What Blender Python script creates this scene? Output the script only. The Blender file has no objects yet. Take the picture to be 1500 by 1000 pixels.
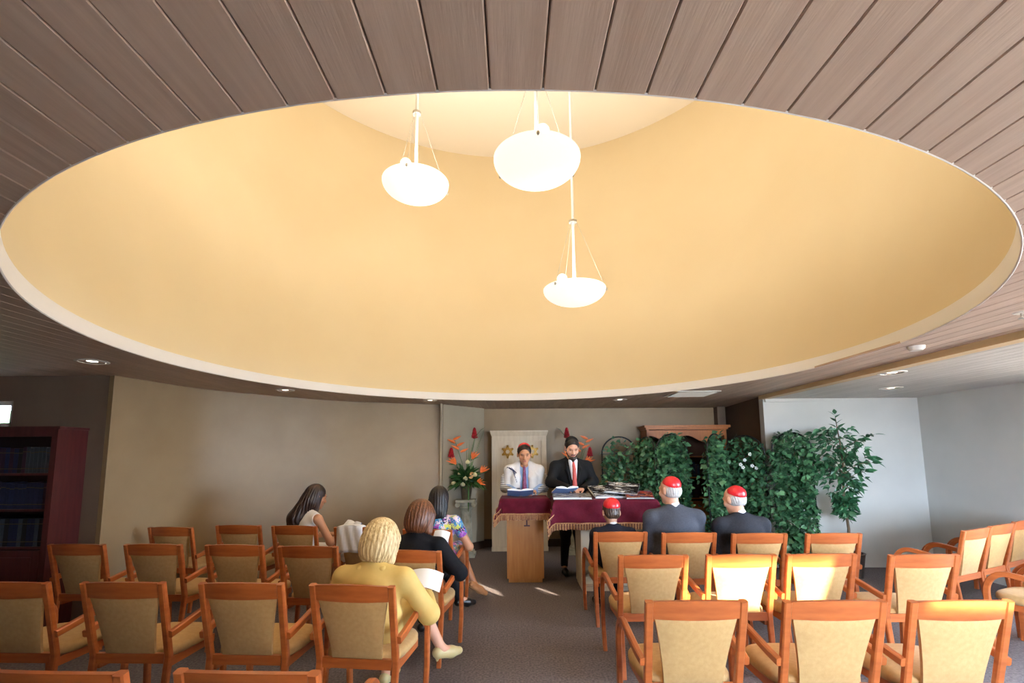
import bpy, math, random
import numpy as np
from mathutils import Vector, Matrix, Quaternion
random.seed(7)
rng = np.random.default_rng(7)
SC = bpy.context.scene
COL = SC.collection
PI = math.pi

# ------------------------------------------------------------------ camera
F_PX, Y_PP, PITCH, ROLL, CAM_Z = 684.7, 588.8, 0.1138, -0.0073, 1.58
cd = bpy.data.cameras.new('camera'); cam = bpy.data.objects.new('camera', cd); COL.objects.link(cam)
cd.sensor_width = 36.0; cd.lens = 36.0 * F_PX / 1500.0
cd.shift_y = (Y_PP - 500.0) / 1500.0; cd.clip_start = 0.02; cd.clip_end = 200
cam.matrix_world = Matrix.Translation((0, 0, CAM_Z)) @ Matrix.Rotation(PI/2 + PITCH, 4, 'X') @ Matrix.Rotation(ROLL, 4, 'Z')
SC.camera = cam

# ------------------------------------------------------------------ light, exposure
SKY = 62.0
w = bpy.data.worlds.new('sky'); SC.world = w; w.use_nodes = True
bg = w.node_tree.nodes['Background']; bg.inputs['Color'].default_value = (0.62, 0.78, 1.0, 1); bg.inputs['Strength'].default_value = SKY
sun_d = bpy.data.lights.new('sun', 'SUN'); sun_d.energy = 52.0; sun_d.color = (1.0, 0.86, 0.66); sun_d.angle = math.radians(0.7)
sun = bpy.data.objects.new('sun', sun_d); COL.objects.link(sun)
sun.rotation_euler = Vector((0.70, -1.0, 0.298)).to_track_quat('Z', 'Y').to_euler()
def portal(name, loc, rot, sx, sy):
    l = bpy.data.lights.new(name, 'AREA'); l.shape = 'RECTANGLE'; l.size = sx; l.size_y = sy; l.cycles.is_portal = True
    o = bpy.data.objects.new(name, l); COL.objects.link(o); o.location = loc; o.rotation_euler = rot
portal('window_portal', (5.185, -1.52, 2.125), (PI/2, 0, 0), 1.15, .43)                    # looks +Y, into the room
portal('window_portal', (5.99, 3.15, 1.45), (PI/2, 0, PI/2), 1.8, 1.7)
portal('window_portal', (2.7, -1.52, 1.5), (PI/2, 0, 0), 3.0, 1.5)                 # looks -X
portal('window_portal', (-5.55, 4.86, 2.03), (-PI/2, 0, 0), 0.95, 0.24)
SC.view_settings.view_transform = 'Standard'; SC.view_settings.look = 'None'
SC.view_settings.gamma = 1.0; SC.view_settings.use_curve_mapping = False
SC.view_settings.exposure = 0.2

# ------------------------------------------------------------------ materials
def lin(c):
    return tuple(((v/255.)/12.92 if v/255. <= .04045 else ((v/255.+.055)/1.055)**2.4) for v in c)
MATS = {}
def mat(name, rgb, rough=.6, rgb2=None, scale=8, stretch=(1, 1, 1), bump=0, bscale=None, metal=0, spec=.5, rand=0,
        coat=0, sheen=0, detail=4, emis=0, lo=.3, hi=.7):
    """noise mix of two sRGB colours + noise bump; rand = brightness change from one object to the next"""
    if name in MATS: return MATS[name]
    m = bpy.data.materials.new(name); MATS[name] = m; m.use_nodes = True
    nt = m.node_tree; b = nt.nodes['Principled BSDF']; L = nt.links.new
    c1 = (*lin(rgb), 1); c2 = (*lin(rgb2 or rgb), 1)
    b.inputs['Roughness'].default_value = rough; b.inputs['Metallic'].default_value = metal
    b.inputs['Specular IOR Level'].default_value = spec
    b.inputs['Coat Weight'].default_value = coat; b.inputs['Coat Roughness'].default_value = .25
    b.inputs['Sheen Weight'].default_value = sheen
    tc = nt.nodes.new('ShaderNodeTexCoord'); mp = nt.nodes.new('ShaderNodeMapping'); mp.inputs['Scale'].default_value = stretch
    L(tc.outputs['Object'], mp.inputs['Vector'])
    no = nt.nodes.new('ShaderNodeTexNoise'); no.inputs['Scale'].default_value = scale; no.inputs['Detail'].default_value = detail
    L(mp.outputs['Vector'], no.inputs['Vector'])
    r = nt.nodes.new('ShaderNodeValToRGB'); e = r.color_ramp.elements
    e[0].position = lo; e[0].color = c1; e[1].position = hi; e[1].color = c2
    L(no.outputs['Fac'], r.inputs['Fac']); out = r.outputs['Color']
    if rand:
        oi = nt.nodes.new('ShaderNodeObjectInfo'); mr = nt.nodes.new('ShaderNodeMapRange')
        mr.inputs['To Min'].default_value = 1 - rand; mr.inputs['To Max'].default_value = 1 + rand
        L(oi.outputs['Random'], mr.inputs['Value'])
        hs = nt.nodes.new('ShaderNodeHueSaturation'); L(mr.outputs['Result'], hs.inputs['Value']); L(out, hs.inputs['Color']); out = hs.outputs['Color']
    L(out, b.inputs['Base Color'])
    if bump:
        n2 = nt.nodes.new('ShaderNodeTexNoise'); n2.inputs['Scale'].default_value = bscale or scale; n2.inputs['Detail'].default_value = 3
        L(mp.outputs['Vector'], n2.inputs['Vector'])
        bp = nt.nodes.new('ShaderNodeBump'); bp.inputs['Strength'].default_value = bump; bp.inputs['Distance'].default_value = .01
        L(n2.outputs['Fac'], bp.inputs['Height']); L(bp.outputs['Normal'], b.inputs['Normal'])
    if emis:
        b.inputs['Emission Color'].default_value = c1; b.inputs['Emission Strength'].default_value = emis
    return m
def voronoi_mat(name, cols, scale, rough=.7, stretch=(1, 1, 1)):
    m = bpy.data.materials.new(name); MATS[name] = m; m.use_nodes = True; nt = m.node_tree; L = nt.links.new
    b = nt.nodes['Principled BSDF']; b.inputs['Roughness'].default_value = rough
    tc = nt.nodes.new('ShaderNodeTexCoord'); mp = nt.nodes.new('ShaderNodeMapping'); mp.inputs['Scale'].default_value = stretch
    v = nt.nodes.new('ShaderNodeTexVoronoi'); v.inputs['Scale'].default_value = scale
    n = nt.nodes.new('ShaderNodeTexNoise'); n.inputs['Scale'].default_value = scale * 2.2
    mx = nt.nodes.new('ShaderNodeMix'); mx.data_type = 'VECTOR'; mx.inputs['Factor'].default_value = .12
    L(tc.outputs['Object'], mp.inputs['Vector']); L(mp.outputs['Vector'], n.inputs['Vector'])
    L(mp.outputs['Vector'], mx.inputs['A']); L(n.outputs['Color'], mx.inputs['B']); L(mx.outputs['Result'], v.inputs['Vector'])
    sp = nt.nodes.new('ShaderNodeSeparateColor'); L(v.outputs['Color'], sp.inputs['Color'])
    r = nt.nodes.new('ShaderNodeValToRGB'); r.color_ramp.interpolation = 'CONSTANT'; e = r.color_ramp.elements
    for i, c in enumerate(cols):
        el = e[i] if i < 2 else e.new(i / len(cols))
        el.position = i / len(cols); el.color = (*lin(c), 1)
    L(sp.outputs['Red'], r.inputs['Fac']); L(r.outputs['Color'], b.inputs['Base Color'])
    return m
def stripe_mat(name, base, stripe, axis, freq, width, rough=.75):
    """thin woven stripes along one object axis"""
    m = bpy.data.materials.new(name); MATS[name] = m; m.use_nodes = True; nt = m.node_tree; L = nt.links.new
    b = nt.nodes['Principled BSDF']; b.inputs['Roughness'].default_value = rough
    tc = nt.nodes.new('ShaderNodeTexCoord'); sx = nt.nodes.new('ShaderNodeSeparateXYZ'); L(tc.outputs['Object'], sx.inputs['Vector'])
    a = nt.nodes.new('ShaderNodeMath'); a.operation = 'MULTIPLY'; a.inputs[1].default_value = freq; L(sx.outputs[axis], a.inputs[0])
    f = nt.nodes.new('ShaderNodeMath'); f.operation = 'FRACT'; L(a.outputs[0], f.inputs[0])
    g = nt.nodes.new('ShaderNodeMath'); g.operation = 'LESS_THAN'; g.inputs[1].default_value = width; L(f.outputs[0], g.inputs[0])
    mx = nt.nodes.new('ShaderNodeMix'); mx.data_type = 'RGBA'; mx.inputs['A'].default_value = (*lin(base), 1); mx.inputs['B'].default_value = (*lin(stripe), 1)
    L(g.outputs[0], mx.inputs['Factor']); L(mx.outputs['Result'], b.inputs['Base Color'])
    return m
M_CARPET = mat('carpet', (88, 80, 82), .95, (128, 118, 116), 60, bump=.6, bscale=220, spec=.1, detail=8)
M_PLANK = mat('ceiling_plank_wood', (190, 166, 148), .55, (206, 184, 166), 3.0, (14, 1, 14), bump=.08, bscale=14, rand=.06, spec=.3)
M_PLANK2 = mat('grey_plank_wood', (190, 184, 178), .55, (206, 200, 194), 3.0, (14, 1, 14), bump=.08, bscale=14, rand=.05, spec=.3)
M_BOARD = mat('ceiling_backing', (70, 60, 52), .9)
M_BEAM = mat('beam_wood', (196, 164, 118), .5, (208, 178, 132), 3, (1, .1, 8))
M_DOME = mat('dome_yellow_paint', (229, 210, 172), .75, (232, 214, 177), 1.2, spec=.2)
M_DOMETOP = mat('dome_cream_paint', (250, 240, 224), .8, spec=.2)
M_RING = mat('white_trim', (250, 249, 248), .5)
M_WALL = mat('tan_linen_wallcover', (146, 123, 92), .42, (154, 131, 99), 3, bump=.12, bscale=160, spec=.45)
M_WALL_SHADED = mat('shaded_tan_wallcover', (112, 95, 82), .7, (118, 101, 87), 3, bump=.1, bscale=160, spec=.2)  # the tan wallcover again, its shade put into a darker colour
M_WALL_PALE = mat('pale_wallcover', (196, 194, 188), .65, (204, 202, 196), 2, bump=.1, bscale=160, spec=.3)
M_PILASTER = mat('pilaster_paint', (176, 166, 146), .6, (168, 158, 138), 3)
M_BASEBOARD = mat('dark_baseboard', (62, 44, 34), .5)
M_CHAIR = mat('cherry_wood', (162, 82, 38), .32, (184, 100, 50), 4, (1.5, 1.5, 9), coat=.35, rand=.05)
M_FABRIC = mat('tan_upholstery', (184, 146, 95), .85, (194, 157, 106), 40, bump=.15, bscale=300, spec=.15, sheen=.1)
M_ARK = mat('whitewashed_oak', (210, 194, 170), .5, (222, 207, 184), 3, (9, 9, 1))
M_GOLD = mat('gold_leaf', (176, 134, 52), .4, (196, 154, 70), 20, metal=.35)
M_OAK = mat('honey_oak', (172, 112, 54), .42, (188, 130, 68), 3, (10, 10, 1), bump=.05)
M_CREAM = mat('cream_laminate', (214, 202, 180), .5, (220, 208, 188), 3)
M_VELVET = mat('burgundy_velvet', (84, 16, 34), .75, (98, 22, 42), 14, bump=.2, bscale=60, sheen=.05, spec=.12)
M_FRINGE = mat('gold_fringe', (206, 164, 116), .7, (176, 120, 84), 60)
M_FRINGE2 = mat('burgundy_fringe', (92, 30, 38), .8)
M_MAHOG = mat('dark_mahogany', (66, 26, 26), .4, (82, 34, 32), 4, (8, 8, 1))
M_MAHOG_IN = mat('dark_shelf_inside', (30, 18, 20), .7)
M_HUTCH = mat('hutch_oak', (168, 96, 40), .45, (186, 112, 52), 4, (8, 8, 1))
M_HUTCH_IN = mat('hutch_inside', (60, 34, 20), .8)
M_IRON = mat('black_iron', (24, 24, 24), .5, metal=.4)
M_STONE = mat('weathered_plaster', (196, 194, 178), .8, (150, 150, 134), 9, bump=.4, bscale=20)
M_VASE = mat('bronze_vase', (70, 62, 46), .45, (96, 84, 60), 12)
M_STEM = mat('flower_stem', (70, 110, 50), .6)
M_LEAF = mat('arrangement_leaf', (34, 74, 34), .5, (60, 104, 48), 20, rand=.1)
M_IVY = mat('ivy_leaf', (30, 74, 44), .34, (88, 134, 92), 9, detail=2, spec=.6, lo=.35, hi=.65)
M_FICUS = mat('ficus_leaf', (34, 84, 52), .35, (66, 118, 76), 9, rand=.25, spec=.6)
M_TRUNK = mat('trunk_bark', (92, 74, 56), .9, (120, 100, 78), 14, (3, 3, 1), bump=.4)
M_POT = mat('dark_pot', (60, 50, 44), .6)
M_RED = mat('red_petal', (176, 14, 30), .5, (140, 10, 26), 30)
M_ORANGE = mat('orange_petal', (232, 104, 40), .5, (240, 130, 60), 30)
M_YELLOWF = mat('cream_petal', (232, 222, 176), .6)
M_PEACH = mat('peach_petal', (240, 186, 130), .6)
M_WHITEF = mat('white_blossom', (236, 240, 240), .6)
M_METAL = mat('brushed_nickel', (190, 188, 182), .3, metal=.9)
M_RODW = mat('white_rod', (236, 234, 230), .4)
M_REFLECT = mat('downlight_reflector', (226, 228, 230), .12, metal=1)
M_PLASTIC = mat('white_plastic', (226, 222, 214), .5)
M_PAPER = mat('white_paper', (240, 240, 240), .8)
M_BLUEBOOK = mat('blue_book_cover', (120, 150, 200), .5)
M_BLACK = mat('black_cloth', (18, 18, 22), .85, (26, 26, 30), 60, spec=.2)
M_BLACKSUIT = mat('black_suit', (15, 15, 17), .8, (22, 22, 24), 60, spec=.25)
M_GREYSUIT = mat('charcoal_suit', (60, 62, 70), .85, (72, 74, 82), 80, spec=.2, bump=.1, bscale=200)
M_DARKSUIT = mat('dark_charcoal_suit', (38, 39, 45), .85, (48, 49, 55), 80, spec=.2, bump=.1, bscale=200)
M_NAVY = mat('navy_blazer', (26, 28, 40), .85, (34, 36, 48), 80, spec=.2)
M_YJACKET = mat('mustard_jacket', (206, 172, 96), .75, (216, 184, 110), 10, bump=.15, bscale=16)
M_WHITETOP = mat('white_top', (236, 234, 236), .8)
M_SKIN = mat('skin_light', (214, 160, 132), .5, (222, 170, 144), 12)
M_SKIN2 = mat('skin_tan', (190, 134, 100), .5, (198, 144, 110), 12)
M_LIP = mat('lips', (176, 96, 90), .45)
M_EYE = mat('closed_lid', (60, 40, 34), .6)
def hair_mat(name, a, b, rough=.4):
    return mat(name, a, rough, b, 9, (9, 9, .5), bump=.4, bscale=10, spec=.5, lo=.32, hi=.68)
M_HBLACK = hair_mat('black_hair', (16, 13, 14), (34, 27, 27))
M_HDARK = hair_mat('dark_brown_hair', (30, 19, 16), (58, 38, 30))
M_HBROWN = hair_mat('auburn_hair', (62, 34, 20), (118, 70, 42))
M_HBLONDE = hair_mat('blonde_hair', (176, 140, 88), (236, 214, 164), .45)
M_HGREY = mat('grey_hair', (176, 172, 168), .6, (206, 202, 198), 40, bump=.3)
M_HBOY = hair_mat('boy_brown_hair', (52, 36, 26), (92, 70, 54))
M_KIPPAH = mat('red_satin', (204, 22, 34), .3, (222, 40, 50), 10, bump=.15, bscale=24, spec=.6)
M_KIPBLACK = mat('black_velvet', (10, 10, 11), .9)
M_TALLIT = mat('white_wool', (238, 238, 240), .85, (230, 230, 232), 30)
M_TALSTRIPE = mat('navy_stripe_weave', (40, 52, 96), .85)
M_STRIPESHIRT = stripe_mat('striped_shawl', (206, 206, 208), (70, 72, 84), 'Z', 40, .3)
M_BLUESHIRT = mat('blue_shirt', (150, 180, 226), .8)
M_WHITESHIRT = mat('white_shirt', (226, 228, 236), .8)
M_TIE = voronoi_mat('patterned_tie', [(120, 40, 80), (160, 90, 130), (90, 40, 90), (180, 120, 150)], 60)
M_REDTIE = mat('coral_tie', (196, 84, 78), .55)
M_FLORAL = voronoi_mat('floral_print', [(60, 26, 92), (160, 60, 170), (220, 200, 210), (40, 120, 170), (210, 210, 90), (36, 24, 70), (190, 110, 200), (70, 160, 190)], 26)
M_TANSHOE = mat('tan_leather', (196, 140, 96), .4)
M_BLACKSHOE = mat('black_leather', (14, 13, 14), .3)
M_PRINT1 = voronoi_mat('glossy_black_white_cover', [(14, 14, 18), (220, 222, 226), (40, 40, 46), (24, 22, 26), (120, 122, 128), (12, 12, 14)], 16, .2, (1, 3, 1))
M_PRINT2 = voronoi_mat('glossy_red_cover', [(120, 20, 26), (150, 60, 50), (90, 30, 36), (90, 100, 130), (180, 120, 90)], 22, .2, (1, 2, 1))
M_PRINT3 = voronoi_mat('silver_print_cover', [(120, 116, 110), (190, 190, 190), (70, 60, 52), (150, 150, 150)], 26, .25, (1, 2.5, 1))
M_SILVER = mat('silver_edge', (196, 198, 200), .3, metal=.6)
BOOKM = [mat('book_cloth_%s' % n, c, .6, rgb2=d, scale=30, rand=.15) for n, c, d in
         (('navy', (22, 28, 58), (30, 38, 72)), ('black', (20, 20, 24), (30, 30, 36)), ('plum', (48, 24, 44), (58, 32, 54)), ('slate', (52, 60, 70), (66, 74, 84)))]
M_BOOKGOLD = mat('book_gilt_band', (84, 76, 56), .4, metal=.4)
M_GLASS = bpy.data.materials.new('window_glass'); M_GLASS.use_nodes = True
_nt = M_GLASS.node_tree; _nt.nodes.remove(_nt.nodes['Principled BSDF'])
_t = _nt.nodes.new('ShaderNodeBsdfTransparent'); _g = _nt.nodes.new('ShaderNodeBsdfGlossy'); _g.inputs['Roughness'].default_value = .02
_m = _nt.nodes.new('ShaderNodeMixShader'); _m.inputs['Fac'].default_value = .06
_nt.links.new(_t.outputs[0], _m.inputs[1]); _nt.links.new(_g.outputs[0], _m.inputs[2]); _nt.links.new(_m.outputs[0], _nt.nodes['Material Output'].inputs['Surface'])
M_BOWL = mat('frosted_glass_lit', (255, 250, 242), .4, emis=.75)
M_BOUNCE_GROUND = mat('bounce_ground', (236, 220, 198), .9, (228, 210, 188), 4)  # unseen ground, made pale so it bounces warm light up to the ceiling
M_STUCCO = mat('outside_stucco', (200, 190, 172), .9)
M_HEDGE = mat('hedge_green', (40, 66, 36), .8, (70, 96, 56), 8, bump=.8)

# ------------------------------------------------------------------ mesh helpers
class MB:
    def __init__(s): s.v = []; s.f = []; s.mi = []; s.m = 0
    def add(s, verts, faces):
        n = len(s.v); s.v += [tuple(p) for p in verts]; s.f += [tuple(i + n for i in f) for f in faces]; s.mi += [s.m] * len(faces); return s
    def box(s, c, d, M=None, taper=1.0):
        x, y, z = (k / 2 for k in d); vs = []
        for k, t in ((-1, 1.0), (1, taper)):
            for i, j in ((-1, -1), (1, -1), (1, 1), (-1, 1)): vs.append(Vector((i*x*t, j*y*t, k*z)))
        vs = [(M @ p if M else p) + Vector(c) for p in vs]
        return s.add(vs, [(3, 2, 1, 0), (4, 5, 6, 7), (0, 1, 5, 4), (1, 2, 6, 5), (2, 3, 7, 6), (3, 0, 4, 7)])
    def b2(s, x0, x1, y0, y1, z0, z1): return s.box(((x0+x1)/2, (y0+y1)/2, (z0+z1)/2), (x1-x0, y1-y0, z1-z0))
    def prism(s, poly, z0, z1):
        n = len(poly)
        return s.add([(x, y, z0) for x, y in poly] + [(x, y, z1) for x, y in poly],
                     [tuple(range(n))[::-1], tuple(range(n, 2*n))] + [(i, (i+1) % n, n+(i+1) % n, n+i) for i in range(n)])
    def sweep(s, pts, prof, up=(1, 0, 0), scales=None, closed=False):
        """profile points (a,b) carried along pts; a along up, b along the normal in between"""
        pts = [Vector(p) for p in pts]; n = len(pts); k = len(prof); base = len(s.v); U = Vector(up)
        for i, p in enumerate(pts):
            t = (pts[(i+1) % n] - pts[i-1]) if closed else (pts[min(i+1, n-1)] - pts[max(i-1, 0)])
            t.normalize(); uu = (U - t * U.dot(t))
            if uu.length < 1e-4: uu = Vector((0, 1, 0)) - t * t.y
            uu.normalize(); nn = t.cross(uu); sc = scales[i] if scales else 1
            for a, b in prof: s.v.append(tuple(p + uu * a * sc + nn * b * sc))
        for i in range(n if closed else n-1):
            j = (i+1) % n
            for q in range(k):
                r = (q+1) % k; s.f.append((base+i*k+q, base+i*k+r, base+j*k+r, base+j*k+q)); s.mi.append(s.m)
        if not closed:
            s.f.append(tuple(base+q for q in range(k))[::-1]); s.f.append(tuple(base+(n-1)*k+q for q in range(k))); s.mi += [s.m]*2
        return s
    def tube(s, pts, r, k=8, scales=None, closed=False):
        t = Vector(pts[-1]) - Vector(pts[0]); up = (1, 0, 0) if abs(t.normalized().x) < .8 else (0, 0, 1)
        return s.sweep(pts, [(r*math.cos(2*PI*i/k), r*math.sin(2*PI*i/k)) for i in range(k)], up, scales, closed)
    def lathe(s, prof, n=24, c=(0, 0, 0), M=None, close=True):
        base = len(s.v); k = len(prof)
        for i in range(n):
            a = 2*PI*i/n
            for r, z in prof:
                p = Vector((r*math.cos(a), r*math.sin(a), z)); s.v.append(tuple((M @ p if M else p) + Vector(c)))
        for i in range(n):
            j = (i+1) % n
            for q in range(k-1): s.f.append((base+i*k+q, base+j*k+q, base+j*k+q+1, base+i*k+q+1)); s.mi.append(s.m)
        if close:
            if prof[0][0] > 1e-6: s.f.append(tuple(base+i*k for i in range(n))[::-1]); s.mi.append(s.m)
            if prof[-1][0] > 1e-6: s.f.append(tuple(base+i*k+k-1 for i in range(n))); s.mi.append(s.m)
        return s
    def sphere(s, c, r, n=10, m=6, M=None):
        rr = r if hasattr(r, '__len__') else (r, r, r); prof = [(math.sin(PI*i/m), -math.cos(PI*i/m)) for i in range(m+1)]
        prof[0] = (0, -1); prof[-1] = (0, 1)
        S = Matrix.Diagonal(rr); return s.lathe(prof, n, c, (M @ S) if M else S, False)
    def mesh(s, name, mats, smooth=True, angle=40):
        me = bpy.data.meshes.new(name); me.from_pydata(s.v, [], s.f)
        for m in (mats if isinstance(mats, (list, tuple)) else [mats]): me.materials.append(m)
        me.polygons.foreach_set('material_index', s.mi)
        me.polygons.foreach_set('use_smooth', [smooth]*len(s.f)); me.update()
        if smooth: me.set_sharp_from_angle(angle=math.radians(angle))
        return me
def link(name, me, parent=None):
    o = bpy.data.objects.new(name, me); COL.objects.link(o)
    if parent is not None: o.parent = parent
    return o
def tag(o, label=None, cat=None, group=None, kind=None):
    if label: o['label'] = label
    if cat: o['category'] = cat
    if group: o['group'] = group
    if kind: o['kind'] = kind
    return o
def put(name, mb, mats, parent=None, smooth=True, angle=40, **kw): return tag(link(name, mb.mesh(name, mats, smooth, angle), parent), **kw)
def thing(name, loc, rz, label, cat, group=None):
    o = link(name, None); o.location = loc; o.rotation_euler = (0, 0, rz); return tag(o, label, cat, group)
def struct(name, mb, m, parent=None, smooth=False):
    return put(name, mb, m, parent, smooth, kind=None if parent else 'structure')
def copy_tree(o, parent=None):
    c = o.copy(); COL.objects.link(c); c.parent = parent
    for ch in list(o.children): copy_tree(ch, c)
    return c
# a pixel gives a direction; where it lands comes from a height or a depth that is known
def ray(px, py):
    x = (px-750)/F_PX; y = (Y_PP-py)/F_PX; c, s = math.cos(ROLL), math.sin(ROLL); x, y = c*x-s*y, s*x+c*y
    cp, sp = math.cos(PITCH), math.sin(PITCH); return Vector((x, cp-sp*y, sp+cp*y))
def at_z(px, py, z): d = ray(px, py); t = (z-CAM_Z)/d.z; return Vector((d.x*t, d.y*t, z))
def at_y(px, py, Y): d = ray(px, py); t = Y/d.y; return Vector((d.x*t, Y, CAM_Z+d.z*t))

# ------------------------------------------------------------------ setting
CEIL = 2.42; LOWC = 2.37; RC = (-0.009, 4.057); RR = 3.058
struct('floor', MB().b2(-8, 6.3, -1.8, 9.2, -.1, 0), M_CARPET)
struct('ground_outside', MB().b2(-40, 40, -40, 40, -.32, -.12), M_BOUNCE_GROUND)
def wall(name, a, b, m, z0=0, z1=2.56, th=.12, openings=()):
    """wall from a to b, its body on the far side of the room; openings (s0,s1,z0,z1) in metres along it"""
    a = Vector((*a, 0)); b = Vector((*b, 0)); d = (b-a); Ln = d.length; d.normalize(); n = Vector((-d.y, d.x, 0)); mb = MB()
    M = Matrix((d, n, Vector((0, 0, 1)))).transposed()
    def blk(s0, s1, q0, q1): mb.box(a + d*(s0+s1)/2 + n*th/2 + Vector((0, 0, (q0+q1)/2)), (s1-s0, th, q1-q0), M)
    s = 0
    for (s0, s1, q0, q1) in openings:
        blk(s, s0, z0, z1); blk(s0, s1, z0, q0); blk(s0, s1, q1, z1); s = s1
    blk(s, Ln, z0, z1); return struct(name, mb, m)
wall('wall_left_front', (-7.0, 4.70), (-4.04, 4.70), M_WALL_SHADED, openings=[(.98, 1.95, 1.905, 2.165)])
def curved_wall(name, keys, z0, z1, off, th, m):
    """wall along a smooth curve through the keys; off = how far its face stands into the room"""
    K = [Vector((*k, 0)) for k in keys]; K = [K[0]*2-K[1]] + K + [K[-1]*2-K[-2]]; pts = []
    for i in range(1, len(K)-2):
        for q in range(8):
            t = q/8; a, b, c, d = K[i-1:i+3]; pts.append(.5*((2*b)+(c-a)*t+(2*a-5*b+4*c-d)*t*t+(3*b-a-3*c+d)*t**3))
    pts.append(K[-2]); vs = []; n = len(pts)
    for i, p in enumerate(pts):
        d = (pts[min(i+1, n-1)]-pts[max(i-1, 0)]).normalized(); nn = Vector((-d.y, d.x, 0)); a = p-nn*off; b = p+nn*(th-off)
        vs += [(a.x, a.y, z0), (a.x, a.y, z1), (b.x, b.y, z0), (b.x, b.y, z1)]
    fs = [(0, 1, 3, 2), (4*n-4, 4*n-2, 4*n-1, 4*n-3)]
    for i in range(n-1): a = 4*i; fs += [(a, a+4, a+5, a+1), (a+2, a+3, a+7, a+6), (a+1, a+5, a+7, a+3), (a, a+2, a+6, a+4)]
    return struct(name, MB().add(vs, fs), m, None, True)
LEFT_CURVE = [(-4.04, 4.69), (-3.97, 5.05), (-3.78, 5.72), (-3.27, 6.40), (-2.58, 7.04), (-1.65, 7.45), (-1.12, 7.61)]
curved_wall('wall_left', LEFT_CURVE, 0, 2.56, 0, .12, M_WALL)
wall('wall_back_corner', (-1.12, 7.61), (-.50, 8.32), M_PILASTER)
wall('wall_back', (-.66, 8.40), (3.95, 8.46), M_WALL)
wall('wall_right_return', (3.86, 8.52), (3.664, 6.80), M_WALL_SHADED)
wall('wall_right_back', (3.645, 6.75), (6.0, 6.70), M_WALL_PALE)
wall('wall_right', (5.85, 6.75), (5.85, -1.4), M_WALL_PALE, openings=[(2.7, 4.5, .6, 2.3)])
wall('wall_behind', (6.0, -1.4), (-7.0, -1.4), M_WALL, openings=[(.24, 1.39, 1.91, 2.34), (1.8, 4.8, .75, 2.25)])
wall('wall_far_left', (-7.0, -1.4), (-7.0, 4.8), M_WALL_SHADED)
struct('trim_1', MB().b2(-1.155, -1.125, 7.50, 7.61, 0, CEIL), M_PILASTER)
struct('trim_2', MB().b2(3.66, 3.80, 8.30, 8.46, 0, CEIL), M_WALL_SHADED)
struct('trim_3', MB().b2(3.665, 5.85, 6.715, 6.75, 2.325, LOWC+.02), M_WALL_PALE)
struct('baseboard_back', MB().b2(-.52, 3.85, 8.375, 8.42, 0, .13), M_BASEBOARD)
curved_wall('baseboard_left', LEFT_CURVE, 0, .10, .012, .02, M_WALL)
bl = MB(); bl.box((-.80, 7.93, .065), (.90, .03, .13), Matrix.Rotation(math.radians(49), 3, 'Z')); struct('baseboard_corner', bl, M_BASEBOARD)
# windows: frame and panes
def window(name, c, sx, sz, rz, cols):
    o = link(name, None); o.location = c; o.rotation_euler = (0, 0, rz); tag(o, kind='structure')
    fr = MB()
    for s in (-1, 1): fr.box((s*(sx/2-.02), 0, 0), (.04, .08, sz)); fr.box((0, 0, s*(sz/2-.02)), (sx, .08, .04))
    for i in range(1, cols): fr.box((-sx/2+sx*i/cols, 0, 0), (.04, .06, sz))
    put('window_frame', fr, M_RING, o, False)
    for i in range(cols): put('pane', MB().box((-sx/2+sx*(i+.5)/cols, 0, 0), (sx/cols-.04, .006, sz-.08)), M_GLASS, o, False)
window('window_1', (5.185, -1.46, 2.125), 1.15, .43, 0, 1)
window('window_2', (5.91, 3.15, 1.45), 1.8, 1.7, PI/2, 2)
window('window_4', (2.7, -1.46, 1.5), 3.0, 1.5, 0, 3)
window('window_3', (-5.535, 4.76, 2.035), .97, .26, 0, 1)
# outside: two walls added only to block the sun, a hedge beyond the small window
struct('wall_sunblock_rear', MB().b2(4.36, 4.50, -7.2, -1.52, -.1, 4.6), M_STUCCO)  # unseen, added to keep direct sun out of the wide rear window
struct('wall_sunblock_side', MB().b2(6.0, 10.5, -.2, .1, -.1, 4.6), M_STUCCO)  # unseen, added to keep direct sun out of the side window
tag(struct('roof', MB().b2(-7.4, 6.4, -2.0, 9.4, 6.95, 7.05), M_STUCCO), kind='structure')
hd = MB()
for i in range(60): hd.sphere((-9.6+i*.035+random.uniform(-.05, .05), 7.7+random.uniform(-.2, .2), random.uniform(.15, 2.2)), random.uniform(.25, .4), 7, 5)
put('garden_hedge', hd, M_HEDGE, label='green hedge glimpsed outside through the small high window', cat='hedge')
# ceilings: backing slab with the round opening, planks below it
NSEG = 160
def annulus(z0, z1):
    mb = MB(); x0, x1, y0, y1 = -7.1, 4.1, -1.5, 8.75; vs = []
    for i in range(NSEG):
        a = 2*PI*i/NSEG; c, s = math.cos(a), math.sin(a); ts = []
        if c > 1e-9: ts.append((x1-RC[0])/c)
        if c < -1e-9: ts.append((x0-RC[0])/c)
        if s > 1e-9: ts.append((y1-RC[1])/s)
        if s < -1e-9: ts.append((y0-RC[1])/s)
        t = min(ts)
        for r in (RR+.02, max(t, RR+.05)):
            for z in (z0, z1): vs.append((RC[0]+r*c, RC[1]+r*s, z))
    fs = []
    for i in range(NSEG):
        a = 4*i; b = 4*((i+1) % NSEG); fs += [(a, b, b+2, a+2), (a+1, a+3, b+3, b+1), (a, a+1, b+1, b), (a+2, b+2, b+3, a+3)]
    return mb.add(vs, fs)
ceil = struct('ceiling', annulus(CEIL+.022, CEIL+.12), M_BOARD)
PW = .122
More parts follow.
